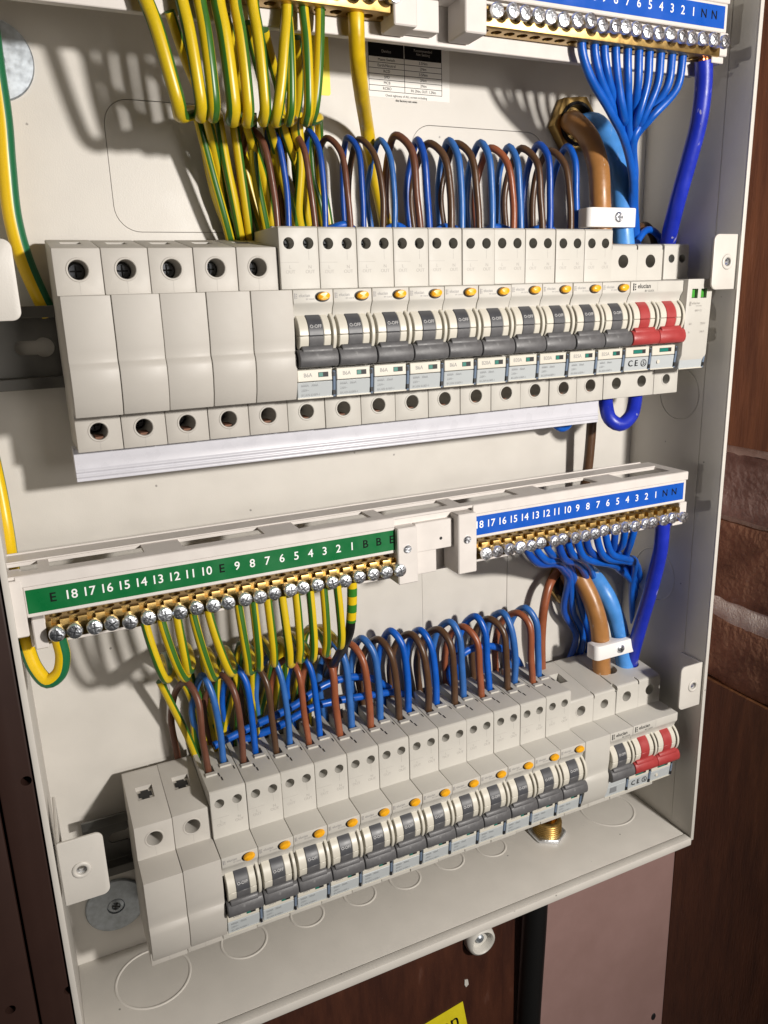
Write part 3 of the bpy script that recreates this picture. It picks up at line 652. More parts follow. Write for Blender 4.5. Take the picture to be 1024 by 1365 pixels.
# surge protector at the right end of the upper row
sp = thing('surge_protector', 'slim surge protection module with two small green windows at the right of the upper row', 'surge protector', (17 * PW, 0, 0))
bm = newbm(); prism(bm, [(-40, -39.6), (0, -39.6), (0, -24.2), (15.5, -24.2), (19.0, -17.0), (20.4, 22.4), (2.2, 22.8), (2.2, 40.2), (1.2, 41.2), (-40, 44)], GAP, PW - GAP); bev(bm, .5, 2, 26); me = mesh(bm, 'body')
cs = [hole(5.3, 33.6, 2.2, -5, 8), hole(13.0, 33.6, 2.2, -5, 8), hole(9, -31.4, 2.7, -12)]
for x in (3.4, 9.8): b = newbm(); box(b, x, x + 4.2, 18.0, 24, 12.6, 17.4); cs.append(b)
me = cut(me, cs); inst('body', with_m(me, 'module'), sp)
for x in (5.3, 13.0): terminal(sp, x, 2.2, 33.6, 2.2, rim=False, depth=5.5)
terminal(sp, 9, 0, -31.4, 2.7, depth=9)
for x, m_ in ((3.4, 'flag_green'), (9.8, 'dark')):
    bm = newbm(); box(bm, x + .1, x + 4.1, 18.05, 18.2, 12.7, 17.3); o = obj('status_window', bm, 'dark', sp)
    bm = newbm(); box(bm, x + 1.6, x + 3.7, 18.22, 18.5, 13.0, 16.9); obj('status_flag', bm, 'flag_green', o)
L = [logo(1.35, 2.6, 20.25, 9.9, sx=.98), text('SPD T2', 1.0, 9, 20.05, 6.2, sx=1.1)]
for k, (a, b) in enumerate((('Un', '230V'), ('In', '20kA'), ('Imax', '40kA'), ('Up', '1.5kV'))):
    d = 19.95 - .42 * k
    L += [text(a, 1.15, 3.2, d, -.6 - 4.3 * k, 'LEFT', tilt=3), text(b, 1.15, 14.8, d, -.6 - 4.3 * k, 'RIGHT', tilt=3)]
o = inst('lettering', join(L), sp); o.data.materials.append(M['ink_faint'])
card_parts(sp, -.2, 18.4, plain=True)
for ch in sp.children:
    if ch.name.startswith(('card_window', 'card_clip')): ch.location = P(0, 2.6, -0.8)
# two-module breaker with a blank left half and a black toggle
wb = thing('wide_breaker', 'two module breaker in the lower row with a plain left half and one black toggle', 'breaker', (ROWS[2][0] + 14 * PW, 0, ROWS[2][1]))
def half_prism(prof, x0, x1):
    bm = newbm(); prism(bm, prof, x0, x1); bev(bm, .38, 2, 24); return mesh(bm, 'body')
top_t = [(1.0, 22.3), (1.0, 39.2), (0.2, 40.0), (-38, 44.8), (-40, 44.8)]
b = newbm(); box(b, 5, 13, -27, -17, 32, 60)
b1 = cut(half_prism([(-40, -39.6), (0, -39.6), (0, -23.3), (13.8, Z4)] + NOSE[::-1] + top_t, GAP, PW + .6), [hole(9, 31.8, 3.3, -14, 8), b])
b2 = newbm(); box(b2, 18.2, 19.3, -3.5, 4, 37.4, 50); b3 = newbm(); box(b3, 35, 37, -3.5, 4, 37.4, 50)
b2 = cut(half_prism(mech_profile(top_t), PW + .6, 2 * PW - GAP), [hole(27, 31.8, 3.0, -14, 8), hole(27, -31.4, 2.7, -12, 8), b2, b3])
inst('plain_half', with_m(b1, 'module'), wb); inst('switch_half', with_m(b2, 'module'), wb)
for x in (9, 27): terminal(wb, x, 1.0, 31.8, 3.2, depth=13, rim=(x == 9))
o = inst('maker_mark', logo(2.2, 20.2, 17.24, 19.2, bold=.04), wb); o.data.materials.append(M['ink'])
toggle_parts(wb, 18); card_parts(wb, 18, lines=('', ''), plain=True)
bm = newbm(); box(bm, 19, 34.2, 12, 15.6, -16.2, -11.2); bev(bm, .25, 1); obj('rating_strip', bm, 'card', wb)
bm = newbm(); box(bm, 22, 27, 15.2, 15.35, -21, -17.4); obj('printed_symbol', bm, 'ink_card', wb)
bm = newbm(); box(bm, 6.5, 11.5, -26, -18, 34, 38); obj('clamp_screw', bm, 'zinc_dull', wb)

NAMEROW = {1: 'upper', 2: 'lower'}
def place(o, row, slot, label, group):
    x, z = ROWS[row]; o.location = P(x + PW * slot, random.uniform(-.22, .22), z + random.uniform(-.12, .12)); o['label'] = label
    o.rotation_euler = (radians(random.uniform(-.25, .25)), 0, radians(random.uniform(-.2, .2)))
    if group: o['group'] = group
for i in range(7):
    o = blank if i == 0 else copy_tree(blank)
    row, slot = (1, i) if i < 5 else (2, i - 5)
    place(o, row, slot, f'{ORD[i]} plain blank module from the left end of the upper row' if row == 1 else ('leftmost' if slot == 0 else 'second') + ' plain blank module at the left end of the lower row', 'blank modules at the left of the rows')
R1 = ['B6A'] * 5 + ['B20A'] * 3 + ['B25A'] * 2
rm = {s: rating_mesh(s) for s in set(R1)}
first = True
for row, n, s0 in ((1, 10, 5), (2, 12, 2)):
    for k in range(n):
        o = rc if first else copy_tree(rc); first = False
        r = R1[k] if row == 1 else 'B6A'
        for ch in o.children:
            if ch.name.startswith('rating_strip'):
                for g in ch.children:
                    if g.name.startswith('rating'): g.data = rm[r]
            if row == 2 and ch.name.startswith('rating_strip'): pass
        place(o, row, s0 + k, f'{ORD[k]} single toggle breaker from the left in the {NAMEROW[row]} row, with yellow test button', 'single toggle breakers with yellow buttons')
o = copy_tree(ms)
place(ms, 1, 15, 'main switch with red joined handles in the upper row', 'red handled main switches')
place(o, 2, 16, 'main switch with red joined handles at the right end of the lower row', 'red handled main switches')
# white busbar cover under the upper row
t = thing('busbar_cover', 'long white plastic busbar cover with fine ridges under the upper row', 'cover', (-1.5, -10, -40))
prof = [(-6, 1.0), (1.5, 1.0), (1.5, -4.5), (1.1, -8.0), (1.9, -8.6), (1.9, -9.3), (1.4, -9.6), (1.4, -10.4), (1.9, -10.7), (1.9, -11.5), (1.4, -11.8), (1.4, -12.5), (1.8, -13.2), (-6, -13.2)]
bm = newbm(); prism(bm, prof, 0, 276); bev(bm, .15, 1, 20); obj('cover', bm, 'pvc_white', t)
bm = newbm()
for k in range(15): box(bm, 9 + 18 * k, 12.5 + 18 * k, 0, 8, 1.2, 6)
obj('busbar_teeth', bm, 'copper_dull', t)

# ------------------------------------------------------------------ terminal bars on their carriers
PIT = 6.78
def bar_set(dx, dz, which):
    """carrier tray with an earth bar on the left and a neutral bar on the right; local zero is the label centre line"""
    x0, x1 = -34.0 + dx, 318.0 + dx; z = -93.0 + dz
    t = thing('bar_carrier', f'long white slotted plastic carrier holding the {which} earth and neutral bars', 'carrier', (x0, 0, z), 'terminal bar carriers')
    def lb(a, b, d0, d1, z0, z1, bv=.3):
        bm = newbm(); box(bm, a - x0, b - x0, d0, d1, z0, z1); bev(bm, bv, 1); return bm
    slots = [(-12, 17), (27, 38), (43, 62), (66, 92), (104, 134), (143, 170), (178, 206), (220, 262), (272, 311)]
    xs_ = [-34, -8, 36, 50, 88, 100, 152, 160, 205, 214, 246, 262, 303, 310]
    bm = newbm(); box(bm, 0, x1 - x0, -13, 18, 9.6, 11.0); bev(bm, .3, 1); me = mesh(bm, 'tray'); cs = []
    for u0, u1 in ((9, 50), (65, 190), (240, 348), (393, 489), (505, 590), (606, 684), (720, 790), (823, 886)):
        vv = lambda u: 752 - (u - 130) * .151
        a, b = at(u0, vv(u0) - 12, Z=-82).x, at(u1, vv(u1) - 12, Z=-82).x
        c = newbm(); box(c, a + dx - x0, b + dx - x0, 0.0, 12.0, 0, 30); cs.append(c)
    me = cut(me, cs); inst('top_flange', with_m(me, 'tray'), t)
    obj('spine', lb(x0 + 6, x1 - 8, 12.6, 15.0, -7.6, 9.6), 'tray', t)
    obj('spine_foot', lb(x0 + 6, x1 - 8, 3, 7, -23.5, -7.6), 'tray', t)
    obj('flange_lip', lb(x0, x1 - 6, -14.0, -12.9, 9.2, 11.6), 'tray', t)
    obj('slot_edge', lb(x0 + 1, x1 - 7, -1.0, 0.0, 11.02, 11.7, .2), 'tray', t)
    obj('front_rim', lb(x0 + 4, 133 + dx, 16.2, 18.6, 6.2, 10.9), 'tray', t)
    obj('front_rim', lb(176 + dx, x1, 16.2, 18.6, 6.2, 10.9), 'tray', t)
    for a, b, nm in ((133, 143.5, 'earth'), (165, 175.5, 'neutral')):
        o = obj('end_block', lb(a + dx, b + dx, 8, 21.5 if a < 150 else 23, -22, 6.0 if a < 150 else 8.5, .5), 'tray', t)
        bm = newbm(); lathe(bm, [(0, 0), (2.0, 0), (2.0, .5), (1.6, .9), (0, .9)], (a + 5 + dx - x0, 21.5 if a < 150 else 23, -4.5), 'D', 20); s = obj('screw', bm, 'zinc', o)
    obj('link_plate', lb(144 + dx, 165 + dx, 8, 18, -8.5, 6.0), 'tray', t); obj('lower_plate', lb(144 + dx, 157 + dx, 8, 15, -21.0, -9.0), 'tray', t)
    bm = newbm(); lathe(bm, [(0, 0), (.8, 0), (.8, .1), (0, .1)], (158 + dx - x0, 18, -3.2), 'D', 12); obj('pin_hole', bm, 'dark', t)
    obj('end_cap', lb(x0, x0 + 6.2, 2, 19, -14, 9.4, .5), 'tray', t)
    obj('end_cap', lb(x0 + 7.5, x0 + 12.5, 8, 19.5, -20, -7.4, .5), 'tray', t)
    obj('end_cap', lb(x1 - 5.5, x1, 12, 19, -17, -6.6, .4), 'tray', t)
    obj('end_foot', lb(x1 - 9, x1 - 1.2, 12, 18, -20, -17.1, .3), 'tray', t)
    for nm, n, xs0, chars, lx0, lx1, lm in (
        ('earth_bar', 23, -17.5, ['E'] + [str(i) for i in range(18, 9, -1)] + ['E'] + [str(i) for i in range(9, 0, -1)] + ['B', 'B', 'E'], -27, 133, 'label_green'),
        ('neutral_bar', 20, 179.6, [str(i) for i in range(18, 0, -1)] + ['N', 'N'], 175.6, 315, 'label_blue')):
        col = 'green' if nm[0] == 'e' else 'blue'
        B = thing(nm, f'{which} brass {"earth" if nm[0] == "e" else "neutral"} terminal bar with a {col} numbered strip and zinc screws', 'terminal bar', (xs0 + dx, 0, z), 'brass terminal bars')
        X = lambda q: q - xs0
        bm = newbm(); box(bm, X(lx0) - .8, X(lx1) + (2.2 if nm[0] == 'n' else .2), 15.5, 18.2, -6.6, 6.2); bev(bm, .4, 1); o = obj('strip_holder', bm, 'tray', B)
        bm = newbm(); box(bm, X(lx0), X(lx1) + .1, 18.22, 18.4, -4.9, 4.9); lab = obj('label_strip', bm, lm, B)
        for_ch = []
        for i, ch in enumerate(chars):
            dk = ch in 'EBN'
            o = inst('letter' if dk else 'number', text(ch, 3.7, X(xs0 + (PIT - .02) * i), 18.44, .3, bold=.08 if dk else .05, sx=1.0 if dk else .98), lab); o.data.materials.append(M['ink' if dk else 'ink_white'])
        # brass block with a through hole behind every screw
        bm = newbm(); box(bm, X(xs0) - 4.5, X(xs0 + PIT * (n - 1)) + 4.5, 8.2, 19.2, -17.5, -9.0); bev(bm, .5, 2); me = mesh(bm, 'bar')
        hs = newbm()
        for i in range(n): cyl(hs, (PIT * i, 13.2, -13), 'Z', 2.45, -9, 9, 18)
        for i in range(n): box(hs, PIT * i - 2.0, PIT * i + 1.2, 16.6, 20, -11.0, -8)
        me = cut(me, [hs]); inst('brass_block', with_m(me, 'brass'), B)
        bm = newbm(); lathe(bm, [(0, 0), (1.75, 0), (1.75, 4.6), (2.2, 4.9), (2.9, 5.2), (3.08, 5.7), (3.05, 6.9), (2.75, 7.5), (1.6, 7.75), (0, 7.8)], (0, 0, 0), 'D', 22); sm = with_m(mesh(bm, 'screw', 40), 'zinc')
        bm = newbm()
        box(bm, -2.0, 2.0, 7.3, 7.83, -.3, .3); box(bm, -.3, .3, 7.3, 7.85, -2.0, 2.0); rm_ = with_m(mesh(bm, 'recess'), 'zinc_slot')
        for i in range(n):
            s = inst('screw', sm, B, (PIT * i + random.uniform(-.12, .12), 18.9 + random.uniform(-.9, .6) - (1.0 if random.random() < .12 else 0), -12.9 + random.uniform(-.25, .25)))
            s.rotation_euler = (radians(random.uniform(-4, 4)), random.uniform(0, 3.1), radians(random.uniform(-4, 4)))
            inst('cross_recess', rm_, s)
bar_set(0, 0, 'lower'); bar_set(5, 238, 'upper')
DX2, DZ2 = 5, 238
ZLOW = -93 - 17.5; ZUP = ZLOW + DZ2

# ------------------------------------------------------------------ wires
def wire(kind, pts, r, m, label, group, cat='wire', **k):
    return tag(tube(kind, pts, r, m, **k), label, cat, group)
def xyz(u, v, D): q = at(u, v, D=D); return (q.x, q.y, q.z)
rnd = random.Random(3)
def pick(*a): return rnd.choice(a)
# loops out of the breaker tops
B1 = ['brown', 'brown', 'brown', 'brown_dark', 'brown', 'brown_dark', 'brown_dark', 'brown_red', 'brown_dark', 'brown_dark']
L1 = ['blue_dark', 'blue_dark', 'blue_dark', 'blue_mid', 'blue_dark', 'blue_mid', 'blue_mid', 'blue_mid', 'blue_dark', 'blue']
B2 = ['brown', 'brown', 'brown_dark', 'brown_red', 'brown_red', 'brown_red', 'brown_dark', 'brown_dark', 'brown_dark', 'brown_red', 'brown_dark', 'brown_red']
L2 = ['blue_mid', 'blue', 'blue_mid', 'blue', 'blue_mid', 'blue_mid', 'blue', 'blue', 'blue_mid', 'blue', 'blue_mid', 'blue_mid']
FEETB1 = [371, 422, 468, 511, 564, 602, 639, 685, 726, 763]; FEETL1 = [385, 434, 488, 526, 573, 617, 658, 695, 736, 774]
def loop(kind, F, apex, back, drop, r, m, label, group):
    fx, fd, fz = F; ax, ad, az = apex; bx, bd = back
    j = lambda s: rnd.uniform(-s, s)
    pts = [(fx, fd, fz - 6), (fx, fd, fz + 2), (fx + (ax - fx) * .10 + j(.9), fd - (fd - ad) * .03 + j(.8), fz + (az - fz) * (.42 + j(.05))), (fx + (ax - fx) * .42 + j(.7), fd + (ad - fd) * .28, fz + (az - fz) * (.86 + j(.03))),
           (ax, ad, az), (ax + (bx - ax) * .62, ad + (bd - ad) * .72, az - (az - fz) * .17), (bx - 2.2 + j(1.2), bd + 1.5, az - (az - fz) * .5), (bx, bd, fz), (bx + .5, bd, fz - drop)]
    return wire(kind, pts, r, m, label, group)
x1, zr1 = ROWS[1]; x2, zr2 = ROWS[2]
for k in range(10):
    X = 90 + 18 * k
    for c in (0, 1):
        fx = at((FEETB1, FEETL1)[c][k], 302, D=-17 if c == 0 else -22).x
        fx = min(max(fx, X + (3.2 if c == 0 else 11)), X + (6.4 if c == 0 else 14.6))
        F = (fx, -17.3 if c == 0 else -22.3, zr1 + ZR - 2)
        ap = (fx - (7.0, 3.5)[c] + rnd.uniform(-1, 1), -27 - 1.5 * c, 91.2 + rnd.uniform(-2.2, 2.2)); bk = (fx - (7.0, 1.5)[c] + rnd.uniform(-1.2, 1.2), -41.5 - .8 * c)
        loop('brown_wire' if c == 0 else 'blue_wire', F, ap, bk, 30, 1.45 if k < 4 else 1.8, 'wire_' + (B1, L1)[c][k],
             f'{ORD[k]} {"brown" if c == 0 else "blue"} wire loop from the left above the upper breaker row', 'wire loops above the upper row')
for k in range(12):
    X = x2 + 36 + 18 * k
    for c in (0, 1):
        fx = X + (4.2 if c == 0 else 12.6) + rnd.uniform(-.5, .5)
        F = (fx, -17.2 if c == 0 else -22.2, zr2 + ZR - 2)
        h = 46 + rnd.uniform(-2, 2) + (1.5 if c else 0) - (0.9 * max(0, k - 5))
        ap = (fx - 5.0 + rnd.uniform(-1, 1), -27 - 2 * c, zr2 + ZR + h); bk = (fx - (10, 8)[c] + rnd.uniform(-1.5, 1.5), -41.5 - .8 * c)
        loop('brown_wire' if c == 0 else 'blue_wire', F, ap, bk, 30, 1.72 if k < 4 else 2.05, 'wire_' + (B2, L2)[c][k],
             f'{ORD[k]} {"brown" if c == 0 else "blue"} wire loop from the left above the lower breaker row', 'wire loops above the lower row')
# link cables weaving along behind the rows
def weave(name, pts, label, r=1.9, m='wire_blue'): wire(name, pts, r, m, label, 'blue link cables behind the rows', 'cable')
pts = []
for i in range(24):
    X = 128 + 7.4 * i; pts.append((X, -36 + 2.5 * sin(i * 1.9), 48 + 4.6 * (0.5 + .5 * sin(i * 1.57))))
weave('link_cable', pts, 'wavy blue link cable lying behind the top of the upper row')
weave('link_cable', [(48, -32, -206), (70, -33, -201), (92, -32, -195), (112, -34, -188), (128, -36, -188), (142, -38, -193), (154, -40, -203)], 'upper of two blue link cables crossing behind the lower row loops', 2.1)
weave('link_cable', [(62, -36, -210), (84, -33, -205), (104, -33, -199), (122, -33, -199), (142, -35, -202), (158, -38, -206), (168, -40, -214)], 'lower of two blue link cables crossing behind the lower row loops', 2.1)
wire('blue_wire', [xyz(612, 930, -37), xyz(600, 895, -37), xyz(622, 868, -36), xyz(660, 862, -37), xyz(690, 880, -38), xyz(700, 915, -40)], 2.2, 'wire_blue', 'short blue cable curled behind the right half of the lower row loops', 'blue link cables behind the rows', 'cable')

# earth wires of the lower bar
E_LOW = [((191, 838), (222, 912)), ((211, 834), (247, 910)), ((237, 828), (252, 900)), ((257, 824), (285, 909)), ((280, 822), (309, 903)), ((318, 812), (333, 901)), ((338, 808), (347, 896)),
         ((354, 806), (367, 890)), ((374, 802), (388, 891)), ((396, 800), (401, 885)), ((417, 797), (419, 883)), ((432, 794), (436, 877)), ((452, 790), (456, 866))]
for k, (a, b) in enumerate(E_LOW):
    D = 13.2; A_ = at(*a, D=D); B_ = at(*b, D=D - 1)
    i = round((A_.x + 17.5) / PIT); X0 = -17.5 + PIT * i
    tw = rnd.uniform(0, 6.28); e = rnd.uniform(1, 4); sh = (26, 20, 14, 8)[k] if k < 4 else 0
    pts = [(X0, D, ZLOW + 6), (X0, D, ZLOW - 1), (X0 + (B_.x - X0) * .22, D + 1.0, ZLOW + (B_.z - ZLOW) * .35), (X0 + (B_.x - X0) * .66, D + .6, ZLOW + (B_.z - ZLOW) * .76), (B_.x, D - 2.5, B_.z + 1.6),
           (B_.x + e, D - 9, B_.z - .6), (B_.x + e * 1.6, D - 20, B_.z - 1 + (k % 3)), (B_.x + e * 2, -24 - 2 * (k % 3), B_.z - 3 + 2 * (k % 2)), (B_.x + e * 2, -36 - (k % 2) * 3, B_.z - 10), (B_.x + e + sh * .5, -41, B_.z - 30), (B_.x - 2 + 4 * sin(k * 2.1) + sh, -42, B_.z - 66), (B_.x + 3 * sin(k) + sh * 1.4, -42.5, -262)]
    wire('earth_wire', pts, 1.95, 'wire_earth', f'{ORD[k]} green and yellow wire from the left under the lower earth bar', 'earth wires under the lower bar', twist=tw, spin=rnd.uniform(-1.2, 1.2))
for k, (px, m) in enumerate(((((213, 908), (232, 945), (252, 985), (262, 1010)), 'wire_earth'), (((285, 935), (290, 965), (296, 1000), (300, 1020)), 'wire_earth'), (((325, 905), (334, 940), (342, 975), (346, 1000)), 'wire_earth'))):
    wire('earth_wire', [xyz(u, v, -28 - 3 * i) for i, (u, v) in enumerate(px)], 1.9, m, f'{ORD[k]} green and yellow wire from the left dropping behind the lower breaker row', 'earth wires behind the lower row', twist=1.5 + k)
# bonding wire sleeved with tape, right end of the lower earth bar
s = xyz(470, 792, 13)
wire('taped_wire', [(s[0], 13.2, ZLOW + 4), (s[0], 13, ZLOW - 3), xyz(469, 812, 12), xyz(468, 828, 11)], 2.45, 'wire_earth_tape', 'short sleeve of striped green and yellow tape on the black wire', 'sleeved bonding wire', 'sleeve')
wire('black_wire', [xyz(468, 826, 11), xyz(466, 842, 10), xyz(458, 862, 4), xyz(448, 880, -10), xyz(440, 890, -30), xyz(436, 900, -41)], 2.35, 'wire_black', 'black wire dropping from the striped sleeve at the end of the earth bar', None)
# earth wires of the upper bar
E_UP = [((191, 0), (240, 158)), ((250, 0), (270, 160)), ((270, 0), (287, 160)), ((293, 0), (313, 165)), ((319, 0), (333, 168)), ((341, 0), (355, 166)), ((371, 0), (371, 167)), ((388, 0), (389, 167)), ((414, 5), (412, 167)), ((428, 5), (420, 165))]
for k, (a, b) in enumerate(E_UP):
    D = 13.2; A_ = at(*a, D=D); B_ = at(*b, D=D - 1)
    i = round((A_.x + 17.5 - DX2) / PIT); X0 = -17.5 + DX2 + PIT * i
    e = rnd.uniform(0, 2.0); low = B_.z + 2.6; sl = (B_.x + 17.5) / 324
    pts = [(X0 - (1.5 if k == 0 else 0), D, ZUP + 8), (X0, D, ZUP - 1), (X0 + (B_.x - X0) * .33, D + 1.5, ZUP + (low - ZUP) * .30), (X0 + (B_.x - X0) * .75, D + 1, ZUP + (low - ZUP) * .72), (B_.x, D - 1, low + 2.2), (B_.x + .4, D - 6, low - .2),
           (B_.x + sl * 13 + e, D - 14, low + 2.4), (B_.x + sl * 30 + e, -17, low + 6.0), (B_.x + sl * 42 + e, -29, low + 7.5), (B_.x + sl * 52 + 1, -38, low + 1), (B_.x + sl * 56 + 4 + k * .3, -41, low - 22), (B_.x + sl * 56 + 10, -42, 46), (B_.x + sl * 56 + 11, -42, 20)]
    if k == 0: pts = pts[:5] + [(x + 9 * min(1, max(0, (10 - d) / 30)), d, z) for x, d, z in pts[5:]]
    if k > 5: pts[9:] = [(B_.x + sl * 50 + e, -37, low + 2), (B_.x + sl * 54, -39, low - 16), (B_.x + sl * 54 + 3, -40, 62), (B_.x + sl * 54 + 6, -41, 40)]
    wire('earth_wire', pts, (2.8, 2.45, 2.5, 2.75, 2.3, 2.35, 2.3, 1.95, 2.0, 2.0)[k], 'wire_earth', f'{ORD[k]} green and yellow wire from the left under the upper earth bar', 'earth wires under the upper bar', twist=rnd.uniform(0, 6.28), spin=rnd.uniform(-1.0, 1.0))
for k, px in enumerate((((262, 150), (280, 220), (302, 300), (311, 335)), ((290, 150), (301, 215), (316, 290), (324, 335)), ((310, 150), (320, 220), (330, 290), (336, 335)), ((336, 150), (339, 220), (352, 290), (360, 330)), ((362, 150), (372, 215), (390, 285), (398, 320)), ((397, 150), (401, 220), (398, 285), (405, 320)))):
    wire('earth_wire', [xyz(u, v, -24 - 4.5 * i) for i, (u, v) in enumerate(px)], 2.1, 'wire_earth', f'{ORD[k]} green and yellow wire from the left running down behind the upper row', 'earth wires behind the upper row', twist=rnd.uniform(0, 6.28), spin=.3)
for k, px in enumerate((((226, 15), (248, 80), (268, 130), (279, 170)), ((330, 30), (341, 75), (352, 120), (360, 170)), ((352, 40), (362, 80), (372, 120), (378, 170)), ((395, 50), (399, 90), (398, 130), (393, 170)), ((300, 20), (312, 70), (322, 120), (330, 170)))):
    wire('earth_wire', [xyz(u, v, D) for (u, v), D in zip(px, (9, 1, -8, -20))] + [xyz(px[3][0] + 14 + 4 * k % 9, 235, -34), xyz(px[3][0] + 24 + 5 * k % 11, 300, -40)], 2.0, 'wire_earth', f'{ORD[k]} green and yellow wire of the rear layer under the upper earth bar', 'earth wires behind the upper row', twist=rnd.uniform(0, 6.28), spin=.4)
# thick single earths
wire('earth_cable', [xyz(-16, 20, -36), xyz(-6, 90, -36), xyz(4, 160, -36), xyz(9, 220, -36), xyz(17, 290, -37), xyz(32, 345, -39), xyz(52, 392, -42), xyz(66, 420, -44)], 3.7, 'wire_earth_thick', 'thick green and yellow cable at the left edge beside the upper blank modules', None, 'cable', twist=-1.5, seg=20)
wire('earth_cable', [xyz(-12, 600, -36), xyz(0, 655, -34), xyz(9, 705, -30), xyz(17, 760, -20), xyz(26, 815, -6), xyz(36, 862, 4), xyz(48, 892, 9), xyz(64, 908, 12), xyz(79, 898, 13), xyz(84, 875, 13.2), (-17.5, 13.2, ZLOW - 2), (-17.5, 13.2, ZLOW + 6)], 3.0, 'wire_earth_thick', 'green and yellow cable hooking up into the left end of the lower earth bar', None, 'cable', twist=0.7, seg=20, step=1.2)
s = at(475, 30, D=13.2); X0 = -17.5 + DX2 + PIT * round((s.x + 17.5 - DX2) / PIT)
s = at(475, 30, D=13.2).x
wire('yellow_cable', [(s, 13, ZUP + 4), (s, 13, ZUP - 4), xyz(477, 80, 8), xyz(482, 125, -8), xyz(489, 170, -32), xyz(497, 220, -41), xyz(508, 270, -42.5), xyz(516, 310, -42.5)], 3.35, 'wire_yellow', 'thick yellow cable from the upper earth bar passing behind the wire loops', None, 'cable')
# brown and blue tails through the gland nuts, with their clamps
def tails(H, px_b, px_n, foot, which):
    for px, m, col, dx in ((px_b, 'wire_tail_brown', 'brown', -3.5), (px_n, 'wire_tail_blue', 'blue', 4.5)):
        pts = [(H[0] + dx, -70, H[1] - 1), (H[0] + dx, -46, H[1])] + [xyz(u, v, D) for u, v, D in px]
        wire(col + '_tail', pts, 5.6, m, f'thick {col} mains cable bending down into the {which} main switch', 'thick mains cables', 'cable', seg=20)
tails(HX1, [(765, 163, -34), (785, 185, -25), (797, 220, -19), (800, 262, -17), (801, 300, -18), (804, 345, -18)], [(793, 165, -38), (812, 190, -30), (825, 225, -24), (829, 270, -20), (830, 300, -18), (834, 345, -18)], None, 'upper')
tails(HX2, [(763, 758, -36), (782, 785, -27), (796, 822, -20), (801, 858, -18), (802, 890, -18), (803, 915, -18)], [(784, 764, -36), (806, 790, -24), (822, 826, -19), (829, 860, -18), (833, 884, -18), (836, 905, -18)], None, 'lower')
def clamp(u0, v0, u1, v1, D, h, label):
    a, b = at(u0, v0, D=D), at(u1, v1, D=D); wd = b.x - a.x
    t = thing('cable_clamp', label, 'clamp', (a.x, D, (a.z + b.z) / 2), 'white cable clamps')
    pr = []
    for cx, a0 in ((wd - 3.2, 0), (3.2, 90)):
        for k in range(7): q = radians(a0 + 15 * k); pr.append((cx + 3.2 * cos(q), -1.6 + 3.2 * sin(q)))
    pr += [(0, -7.5), (wd, -7.5)]
    bm = newbm(); prism_z(bm, pr, -h / 2, h / 2); bev(bm, .5, 2); me = mesh(bm, 'strap')
    cs = newbm(); cyl(cs, (wd * .29, -8.0, 0), 'Z', 6.2, -20, 20, 28); cs2 = newbm(); cyl(cs2, (wd * .73, -8.0, 0), 'Z', 6.2, -20, 20, 28)
    me = cut(me, [cs, cs2]); inst('strap', with_m(me, 'clamp'), t)
    bm = newbm(); lathe(bm, [(0, 1.6), (2.8, 1.6), (2.7, 2.4), (2.0, 3.0), (0, 3.1)], (wd * .58, 0, 0), 'D', 22); o = obj('screw', bm, 'zinc', t)
    bm = newbm(); x = wd * .58; box(bm, x - 1.9, x + 1.9, 3.05, 3.2, -.35, .35); box(bm, x - .35, x + .35, 3.06, 3.21, -1.9, 1.9); obj('cross_recess', bm, 'zinc_slot', o)
clamp(783, 290, 848, 290, -10.5, 9.8, 'white cable clamp with one screw across the two thick cables above the upper main switch')
clamp(793, 872, 847, 857, -10.5, 9.6, 'white cable clamp with one screw across the two thick cables above the lower main switch')
# blue neutrals of the upper bar gathering towards the thick blue cable
N_UP = [(776, 55), (793, 58), (806, 60), (821, 62), (837, 64), (852, 66), (866, 66), (881, 68), (896, 70), (910, 72)]
for k, (u, v) in enumerate(N_UP):
    D = 13.2; A_ = at(u, v, D=D); X0 = A_.x
    g = (839 + (k - 4.5) * 1.6, 176 + abs(k - 4.5) * 2.0)
    mid = (u + (g[0] - u) * (.18 if k < 4 else .12), v + 45); m2 = (u + (g[0] - u) * .66, v + 92 if k < 8 else v + 85)
    pts = [(X0, D, ZUP + 5), (X0, D, ZUP - 2), xyz(*mid, 12), xyz(*m2, 8 - (k % 3) * 2), xyz(*g, 2 - (k % 4) * 3), xyz(843 + (k % 5) * .8, 235, -8 - (k % 3) * 3.5), xyz(843 + (k % 4), 275, -14 - (k % 3) * 4), xyz(846 + (k % 4), 318, -22 - (k % 3) * 4), xyz(850, 350, -36)]
    wire('blue_wire', pts, 2.05, 'wire_blue', f'{ORD[k]} bright blue wire from the left gathered under the upper neutral bar', 'blue wires under the upper neutral bar')
q = at(938, 82, D=13.2)
bm = newbm(); 
for j in range(5): cyl(bm, (q.x + 1.5 * cos(j * 1.26), 13.2 + 1.5 * sin(j * 1.26), q.z), 'Z', .95, -2, 9, 8)
tag(obj('copper_strands', bm, 'copper'), 'bare copper strands of the royal blue cable entering the neutral bar', 'strands')
wire('blue_cable', [(q.x, 13.2, q.z + .5), xyz(938, 110, 12), xyz(932, 160, 9), xyz(918, 215, 3), xyz(904, 265, -4), xyz(893, 310, -14), xyz(886, 350, -26)], 4.3, 'wire_blue_royal', 'thick royal blue cable from the right end of the upper neutral bar', None, 'cable', seg=16)
wire('blue_cable', [xyz(809, 520, -20), xyz(808, 540, -10), xyz(813, 558, -5), xyz(826, 566, -3), xyz(840, 556, -4), xyz(846, 538, -9), xyz(848, 515, -14)], 3.9, 'wire_blue_royal', 'royal blue cable looping below the upper main switch', None, 'cable', seg=16)
